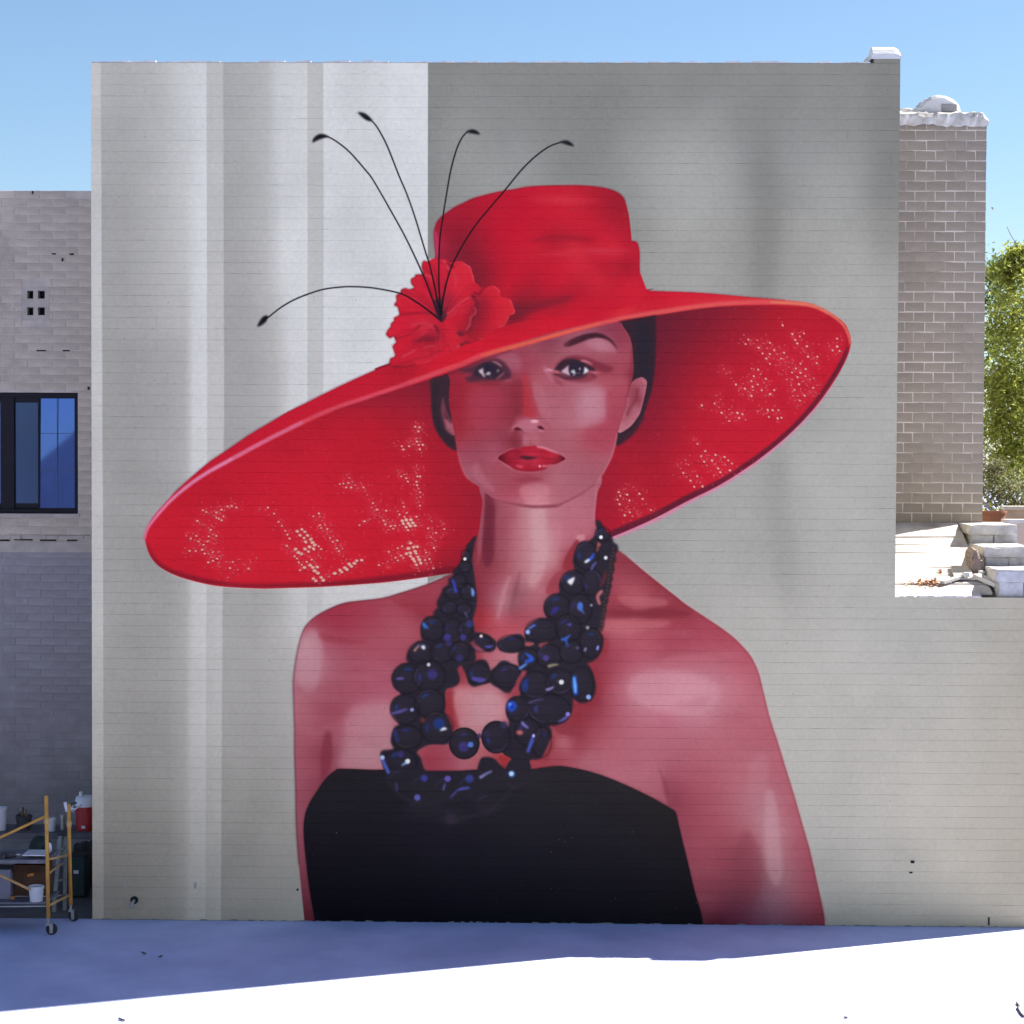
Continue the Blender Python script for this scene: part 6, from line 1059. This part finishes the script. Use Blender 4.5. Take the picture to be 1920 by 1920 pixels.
M_wplast = mat("white_plastic", (.62, .63, .68), .45, .06, 8); M_redp = mat("red_plastic", (.36, .012, .018), .4, .08, 6, spec=.5); M_dk = mat("dark_pot", (.05, .045, .052), .7, .3, 12)
M_greenbag = mat("dark_green_bag", (.022, .035, .034), .8, .35, 9, .5, 20); M_card = mat("brown_card", (.085, .042, .026), .85, .25, 7, .3, 30); M_box = mat("grey_box", (.20, .20, .26), .7, .1, 6)
M_orange = mat("orange_cloth", (.45, .20, .05), .8, .2, 12); M_bristle = mat("bristle", (.22, .15, .08), .8, .3, 30); M_fib = mat("ladder_fibreglass", (.25, .27, .25), .6, .12, 9)
# red drinks cooler
P = at(161, 1557, 1.2); cz = TZ; r0 = .118
co = thing("drinks_cooler", "red round drinks cooler with white lid at the end of the table", "cooler", (P.x, 1.2, cz))
h = at(160, 1511, 1.2).z-cz
c = MB(); c.lathe([(0, 0), (r0*.93, 0), (r0*.97, .012), (r0, h*.5), (r0*1.03, h), (0, h)], 28, (P.x, 1.2, cz)); c.build("body", M_redp, co, smooth=False)
c = MB(); c.lathe([(r0*1.07, h+.001), (r0*1.09, h+.02), (r0*1.06, h+.085), (r0*.95, h+.115), (r0*.5, h+.125), (0, h+.125)], 28, (P.x, 1.2, cz)); c.build("lid", M_wplast, co, smooth=True)
c = MB(); c.lathe([(.022, h+.12), (.022, h+.165), (.015, h+.172), (0, h+.172)], 14, (P.x-.06, 1.2, cz)); c.build("lid_knob", M_wplast, co, smooth=True)
c = MB(); c.tube([(P.x-r0*1.1, 1.14, cz+h+.02), (P.x-r0*1.25, 1.08, cz+h-.02), (P.x-r0*.9, 1.05, cz+h-.05)], .012, 8); c.build("handle", M_wplast, co, smooth=True)
c = MB(); c.box((P.x-.02, 1.2-r0-.03, cz+.04), (P.x+.02, 1.2-r0+.01, cz+.07)); c.build("spigot", M_wplast, co, bevel=.004)
def pot(name, lab, cat, px, py, Y, r, h_, m, taper=.85, group=None, rim=True, z=None):
    q = at(px, py, Y); zz_ = q.z if z is None else z
    t = thing(name, lab, cat, (q.x, Y, zz_), 0, group)
    c = MB(); c.lathe([(0, 0), (r*taper, 0), (r, h_), (r*.93, h_), (r*.9, h_*.9), (0, h_*.88)], 22, (q.x, Y, zz_)); c.build("body", m, t, smooth=False)
    if rim: c = MB(); c.lathe([(r*1.0, h_-.03), (r*1.05, h_-.028), (r*1.05, h_-.004), (r*.99, h_+.001)], 22, (q.x, Y, zz_)); c.build("rim", m, t, smooth=False)
    return t, q, zz_
pot("paint_bucket", "tall white plastic bucket on the table at the left picture edge", "bucket", 0, 1561, 1.15, .082, .27, M_wplast, z=TZ)
t, q, zz_ = pot("brush_pot", "dark pot crammed with paint brushes on the table", "pot", 45, 1560, 1.2, .095, .17, M_dk, z=TZ)
for i in range(9):
    a = rnd.uniform(0, 6.28); r_ = rnd.uniform(.01, .06); l = rnd.uniform(.06, .13)
    c = MB(); b0 = Vector((q.x+r_*math.cos(a), 1.2+r_*math.sin(a), zz_+.12)); b1 = b0+Vector((rnd.uniform(-.05, .05), rnd.uniform(-.03, .03), l)); c.tube([b0, b1], .006, 6); c.tube([b1, b1+(b1-b0)*.3], [.013, .009], 6); c.build("brush", [M_bristle, M_dk, M_zinc][i % 3], t)
pot("paint_tub", "white printed paper tub just behind the front scaffold post", "tub", 97, 1560, 1.1, .048, .155, M_wplast, z=TZ)
pot("spray_can", "slim grey spray can standing behind the back scaffold post", "can", 117, 1560, 1.15, .028, .19, M_zinc, 1.0, z=TZ, rim=False)
c = MB(); pa, pb = at(121, 1508, .9), at(151, 1512, .95); rl = thing("paint_roller", "paint roller with white handle lying across the top of the scaffold post", "roller", at(124, 1507, BY))
c.tube([at(122, 1504, BY), at(126, 1522, BY)], .020, 10); c.build("sleeve", M_wplast, rl, smooth=True)
c = MB(); c.tube([at(125, 1511, BY), at(140, 1518, BY+.1), at(152, 1509, BY+.2)], .009, 8); c.build("handle", M_wplast, rl, smooth=True); c = MB(); c.tube([at(133, 1508, BY+.02), at(143, 1505, BY+.06)], .012, 8); c.build("grip", M_dk, rl, smooth=True)
# on the scaffold deck
P = at(15, 1612, FY+.15); dr = thing("power_drill", "black cordless drill lying on the upper scaffold deck", "drill", (P.x, FY+.15, dz1+.02)); z_ = dz1+.02
c = MB(); c.tube([(P.x-.07, FY+.15, z_+.035), (P.x+.09, FY+.13, z_+.04)], [.036, .030], 12); c.build("motor", M_dk, dr, smooth=True)
c = MB(); c.box((P.x-.05, FY+.05, z_+.001), (P.x-.01, FY+.14, z_+.05)); c.build("grip", M_dk, dr, bevel=.01); c = MB(); c.tube([(P.x+.09, FY+.13, z_+.04), (P.x+.15, FY+.12, z_+.042)], [.018, .008], 10); c.build("chuck", M_zinc, dr, smooth=True)
P = at(64, 1606, FY+.1); c = MB(); c.box((at(42, 1606, FY+.1).x, FY+.08, dz1+.055), (at(86, 1606, FY+.1).x, FY+.4, dz1+.066)); o = c.build("tray_lid", M_wplast, None, bevel=.002); tag(o, "flat white tray lid laid on the upper scaffold deck", "lid")
P = at(76, 1606, -.2); gb = thing("tool_bag", "dark green canvas tool bag on the upper scaffold deck behind the front post", "bag", (P.x, -.25, dz1+.02))
lump("bag_body", [(x, y, z) for x in (-.09, .1) for y in (-.08, .09) for z in (0, .1)]+[(-.04, 0, .17), (.06, .02, .16), (-.06, .05, .14)], M_greenbag, gb, 3, .008, 3)
P = at(93, 1590, -.33); c = MB(); c.lathe([(0, -.045), (.02, -.043), (.026, 0), (.02, .04), (.012, .06), (0, .06)], 14, (P.x, -.33, P.z)); o = c.build("spray_bottle", M_wplast, None, smooth=True); tag(o, "small white spray bottle tucked beside the dark green tool bag", "bottle")
# lower deck
zl = dz0+.011
x0, x1 = at(20, 1, FY+.3).x, at(83, 1, FY+.3).x; h_ = at(50, 1622, FY+.3).z-zl
cb = thing("cardboard_box", "open brown cardboard box on the lower scaffold deck", "box", ((x0+x1)/2, FY+.45, zl))
for a_, b_ in (((x0, FY+.3, zl), (x1, FY+.306, zl+h_)), ((x0, FY+.6, zl), (x1, FY+.606, zl+h_)), ((x0, FY+.3065, zl), (x0+.006, FY+.5995, zl+h_)), ((x1-.006, FY+.3065, zl), (x1, FY+.5995, zl+h_)), ((x0+.0065, FY+.3065, zl), (x1-.0065, FY+.5995, zl+.006))):
    c = MB(); c.box(a_, b_); c.build("panel", M_card, cb)
c = MB(); c.add([(x0, FY+.3, zl+h_), (x1, FY+.3, zl+h_), (x1-.02, FY+.23, zl+h_-.07), (x0+.01, FY+.22, zl+h_-.06)], [(0, 1, 2, 3)]); c.build("flap", M_card, cb)
x0, x1 = at(-40, 1, FY+.25).x, at(17, 1, FY+.25).x; c = MB(); c.box((x0, FY+.2, zl), (x1, FY+.5, zl+.33)); o = c.build("plastic_crate", M_box, None, bevel=.006); tag(o, "pale grey plastic crate on the lower deck at the left picture edge", "crate")
t, q, zz_ = pot("paint_pail", "white pail with drips on the lower scaffold deck in front of the cardboard box", "pail", 68, 1692, FY+.12, .085, .17, M_wplast, .8, z=zl)
c = MB(); c.tube([(q.x-.09*math.cos(a), FY+.12-.05*math.sin(a), zz_+.16-.06*math.sin(a)) for a in np.linspace(0, math.pi, 9)], .004, 6); c.build("bail", M_zinc, t)
for px, py, s_, lb_ in ((25, 1690, .05, "crumpled orange rag on the lower deck below the grey crate"), (57, 1644, .045, "orange work glove hanging over the cardboard box rim")):
    P = at(px, py, FY+.16 if py > 1660 else FY+.27); P.z = zl+.001 if py > 1660 else P.z; r2 = random.Random(px)
    o = lump("rag" if py > 1660 else "work_glove", [(r2.uniform(-s_, s_), r2.uniform(-s_*.6, s_*.6), r2.uniform(0, s_)) for _ in range(12)], M_orange, None, px, s_*.08, 2); o.location = P; tag(o, lb_, "rag" if py > 1660 else "glove")
# behind: step ladder, dark tubs by the wall corner
la = thing("step_ladder", "folded grey-green step ladder leaning behind the scaffold end", "ladder", (at(105, 1685, .35).x, .35, 0))
def rung(pa, pb, r, m, nm): c = MB(); c.tube([pa, pb], r, 8); return c.build(nm, m, la, smooth=True)
A0, A1, B0, B1 = at(101, 1682, .35), at(113, 1566, .6), at(121, 1672, .45), at(124, 1560, .65); A0.z = .001; B0.z = .001
def rail(pa, pb, nm="rail"):
    d = (pb-pa); L_ = d.length; M_ = Matrix.Translation(pa) @ d.to_track_quat('Z', 'Y').to_matrix().to_4x4(); c = MB(); c.box((-.022, -.014, 0), (.022, .014, L_), M_); c.build(nm, M_fib, la)
rail(A0, A1); rail(B0, B1)
for t_ in (.2, .4, .6, .8): rung(A0.lerp(A1, t_), B0.lerp(B1, t_), .014, M_zinc, "rung")
c = MB(); c.box((-.06, -.05, -.02), (.08, .05, .03), Matrix.Translation(A1.lerp(B1, .5))); c.build("top_cap", M_dk, la, bevel=.006)
for nm, lab, cat, px, py, r_, hh, m, Y in (("storage_tub", "dark green plastic tub on the ground beside the mural corner", "tub", 150, 1645, .14, .30, M_greenbag, 1.75), ("trash_bag", "black rubbish sack slumped against the mural building's corner", "sack", 160, 1600, .13, .3, M_dk, 1.9)):
    q = at(px, py, Y); t = thing(nm, lab, cat, (q.x, Y, 0))
    if nm == "storage_tub": c = MB(); c.lathe([(0, .0), (r_*.85, 0), (r_, hh), (r_*1.07, hh+.002), (r_*1.07, hh+.03), (r_*.5, hh+.05), (0, hh+.05)], 20, (q.x, Y, 0)); c.build("body", m, t)
    else: lump("bag_body", [(rnd.uniform(-.16, .16), rnd.uniform(-.12, .12), rnd.uniform(0, .62)*(1-abs(i-8)/16)) for i in range(16)]+[(-.15, -.1, 0), (.13, -.1, 0), (.13, .1, 0), (-.15, .1, 0), (-.13, 0, .5), (.1, 0, .55)], m, t, 9, .015, 3)
q = at(150, 1600, 1.3); t = thing("tool_case", "dark teal tool case with white latch under the table end", "case", (q.x, 1.25, 0))
c = MB(); c.box((q.x-.16, 1.1, .02), (q.x+.10, 1.4, .50)); c.build("shell", mat("teal_case", (.02, .045, .05), .5, .2, 8), t, bevel=.02); c = MB(); c.box((q.x-.03, 1.085, .30), (q.x+.03, 1.099, .34)); c.build("latch", M_wplast, t)

# ------------------------------------------------------------------ greenery, planter and low walls beyond the right-hand wing
M_bark = mat("bark", (.16, .115, .08), .95, .3, 8, .6, 20)
def leafmat(name, col, tr=.35, amt=.4):
    m = vary_by_object(mat(name, col, .6, .2, 9), amt)
    nt = m.node_tree; b = nt.nodes["Principled BSDF"]; out = nt.nodes["Material Output"]
    t = nt.nodes.new("ShaderNodeBsdfTranslucent"); mx = nt.nodes.new("ShaderNodeMixShader"); mx.inputs[0].default_value = tr
    nt.links.new(b.inputs["Base Color"].links[0].from_socket, t.inputs[0]); nt.links.new(b.outputs[0], mx.inputs[1]); nt.links.new(t.outputs[0], mx.inputs[2]); nt.links.new(mx.outputs[0], out.inputs[0])
    return m
M_leafA = leafmat("leaf_yellow_green", (.29, .32, .065), .5); M_leafB = leafmat("leaf_deep_green", (.085, .14, .035), .45); M_leafC = leafmat("leaf_pale_olive", (.135, .13, .06)); M_twig = mat("grey_twig", (.26, .24, .24), .9, .2)
def branch(c, p, d, L, r, depth, tips, rr):
    pts = [p]; q = p.copy(); dd = d.copy()
    for i in range(5):
        dd = (dd+Vector((rr.gauss(0, .16), rr.gauss(0, .16), rr.gauss(.03, .1)))).normalized(); q = q+dd*L/5; pts.append(q.copy())
    c.tube(pts, [r*(1-.5*i/5) for i in range(6)], 7 if r > .03 else 5); tips.append((pts[3], r)); tips.append((pts[-1], r))
    if depth > 0:
        for k in range(3 if depth > 1 else 4):
            nd = (dd+Vector((rr.gauss(0, .7), rr.gauss(0, .7), rr.gauss(.1, .45)))).normalized(); branch(c, pts[rr.choice((2, 3, 4, 5))], nd, L*rr.uniform(.55, .8), r*.5, depth-1, tips, rr)
def tree(lab, base, H, spread, m, n, leaf, seed, bare=0, name="tree", clumps=()):
    rr = random.Random(seed); t = thing(name, lab, "tree", base); c = MB(); tips = []
    top = base+Vector((rr.gauss(0, .1), 0, H*.42)); c.tube([base, base.lerp(top, .5)+Vector((.06, 0, 0)), top], [.13, .10, .085], 9)
    for k in range(6):
        a = k*1.05+rr.uniform(-.3, .3); branch(c, base.lerp(top, rr.uniform(.55, 1)), Vector((math.cos(a)*.8, math.sin(a)*.8, rr.uniform(.35, 1.0))).normalized(), spread*rr.uniform(.7, 1.0), .055, 2, tips, rr)
    c.build("trunk", M_twig if bare else M_bark, t, smooth=True)
    if n:
        g = MB(); cl = [(tp_[0], spread*.24) for tp_ in tips]; extra = [(Vector(k[:3]), k[3]) for k in clumps]
        for i in range(n):
            b0, rad = rr.choice(extra) if extra and i % 2 else rr.choice(cl)
            p = b0+Vector((rr.gauss(0, rad), rr.gauss(0, rad), rr.gauss(0, rad*.8))); s_ = leaf*rr.uniform(.5, 1.3); M_ = Euler((rr.uniform(-1, 1), rr.uniform(-1, 1), rr.uniform(0, 6.3))).to_matrix(); g.cur = rr.random()+.001
            g.add([p+M_ @ Vector(v) for v in ((-s_, 0, 0), (-s_*.2, -s_*.38, .1*s_), (s_, 0, 0), (-s_*.2, s_*.38, .1*s_))], [(0, 1, 2, 3)])
        g.build("crown", m, t)
    return t
def px_clumps(Y, lst):
    out = []
    for px, py, r_ in lst: q = at(px, py, Y); out.append((q.x, q.y, q.z, r_))
    return out
Q = at(1945, 900, 7.5); tree("bushy yellow-green tree in full sun right of the brick tower", Vector((Q.x, 7.5, 0)), 8.0, 1.5, M_leafA, 26000, .05, 3, clumps=px_clumps(7.4, ((1896, 510, .14), (1912, 480, .10), (1912, 560, .26), (1890, 620, .22), (1905, 690, .26), (1880, 730, .22), (1915, 770, .28), (1885, 800, .2), (1905, 850, .18), (1950, 620, .4), (1960, 760, .4))))
Q = at(1893, 900, 9.0); tree("dark green shrubby tree behind the sunlit tree near the tower", Vector((Q.x, 9.0, 0)), 7.6, 1.3, M_leafB, 9000, .05, 5, clumps=px_clumps(9.0, ((1862, 510, .16), (1870, 560, .2), (1865, 640, .2), (1890, 720, .3), (1868, 800, .25), (1900, 880, .3), (1870, 900, .2))))
Q = at(1918, 900, 12); tree("thin pale bare-branched tree rising behind the green trees", Vector((Q.x, 12, 0)), 15.5, 1.9, M_leafC, 260, .04, 8, bare=1)
Q = at(1890, 900, 5.6); tree("low olive bush with brown twigs growing over the garden wall", Vector((Q.x, 5.6, 2.6)), 2.4, .7, M_leafC, 5200, .035, 12, name="bush", clumps=px_clumps(5.6, ((1870, 930, .12), (1895, 915, .16), (1915, 940, .14), (1865, 880, .1), (1905, 1000, .12), (1900, 970, .1))))
M_terra = mat("terracotta", (.20, .085, .05), .85, .2, 6, .4, 20); M_gw = mat("garden_wall_render", (.40, .33, .27), .9, .2, 3, .4, 20)
Q = at(1862, 985, 3.9); pl = thing("planter", "brown terracotta planter beyond the tower foot", "planter", (Q.x, 3.9, 0)); c = MB(); tzp = at(1862, 958, 3.9).z
c.lathe([(0, tzp-.5), (.13, tzp-.5), (.155, tzp-.03), (.175, tzp-.028), (.175, tzp), (.14, tzp), (.13, tzp-.05), (0, tzp-.05)], 22, (Q.x, 3.9, 0)); c.build("pot", M_terra, pl)
c = MB(); c.box((Q.x-.3, 3.6, 0), (Q.x+.3, 4.2, tzp-.501)); c.build("plinth", M_gw, pl)
for py, Y, lab in ((949, 5.0, "upper white-capped garden wall behind the low wing"), (974, 3.4, "nearer white-capped garden wall beside the stepped parapet")):
    Q = at(1882 if py < 960 else 1884, py, Y); t = thing("garden_wall", lab, "wall", (Q.x+1.5, Y, 0)); c = MB(); c.box((Q.x+.02, Y, 0), (Q.x+7, Y+.2, Q.z-.051)); c.build("wall", M_gw, t); c = MB(); c.box((Q.x, Y-.03, Q.z-.05), (Q.x+7.02, Y+.23, Q.z)); c.build("coping", M_step, t, bevel=.008)
# bits on the yard
M_twigd = mat("twig_brown", (.10, .08, .07), .9)
for i, (pts, lab) in enumerate((([(223, 1909), (230, 1912), (234, 1913)], "short bent twig on the sunlit concrete at lower left"), ([(1906, 1880), (1911, 1886), (1908, 1890), (1914, 1900), (1920, 1906)], "curled dry stalk on the sunlit concrete at lower right"), ([(1583, 1907), (1589, 1908)], "tiny twig on the sunlit concrete below the woman's arm"), ([(266, 1785), (273, 1788)], "dark splinter on the shaded concrete below the white strip, the left one"), ([(298, 1794), (304, 1792)], "dark splinter on the shaded concrete below the white strip, the right one"))):
    W_ = []
    for px, py in pts:
        d = at(px, py, 0)-CAM; W_.append(CAM+d*(-(CAM.z-.012)/d.z))
    c = MB(); c.tube(W_, .010 if i < 3 else .008, 6); o = c.build("twig", M_twigd); tag(o, lab, "twig", "twigs lying on the concrete yard")
# the house across the yard (seen only mirrored in the window)
hs = thing("house", "tall gabled house with a steep roof across the yard, mirrored in the window", "house", (-9, -44, 0))
c = MB(); c.box((-13.4, -48, 0), (-4.6, -40, 4.8)); c.build("wall", M_gw, hs)
c = MB(); c.add([(-14.0, -39.6, 4.4), (-4.0, -39.6, 4.4), (-9.0, -39.6, 8.65), (-14.0, -48.4, 4.4), (-4.0, -48.4, 4.4), (-9.0, -48.4, 8.65)], [(0, 1, 2), (3, 5, 4), (0, 2, 5, 3), (1, 4, 5, 2), (0, 3, 4, 1)]); c.build("roof", M_tarred, hs)
M_cream = mat("cream_stucco", (.62, .56, .47), .9, .06, 2, .3, 30)
fc = thing("bounce_building", "cream two-storey building added out of view behind the viewer to bounce warm light onto the mural", "building", (12, -30, 0))  # unseen building, added to bounce warm light onto the shaded mural wall
c = MB(); c.box((-3, -40, 0), (30, -28.5, 9.5)); c.build("wall", M_cream, fc)
c = MB(); c.box((-3.1, -40.1, 9.502), (30.1, -28.4, 9.8)); c.build("cornice", M_step, fc)
for i in range(8):
    for z_ in (1.0, 5.2):
        x = -1+i*3.9; c = MB(); c.box((x, -28.52, z_), (x+1.3, -28.44, z_+1.8)); f_ = c.build("window", M_frame, fc); c = MB(); c.box((x+.08, -28.435, z_+.08), (x+1.22, -28.43, z_+1.72)); c.build("pane", M_glass2, f_)
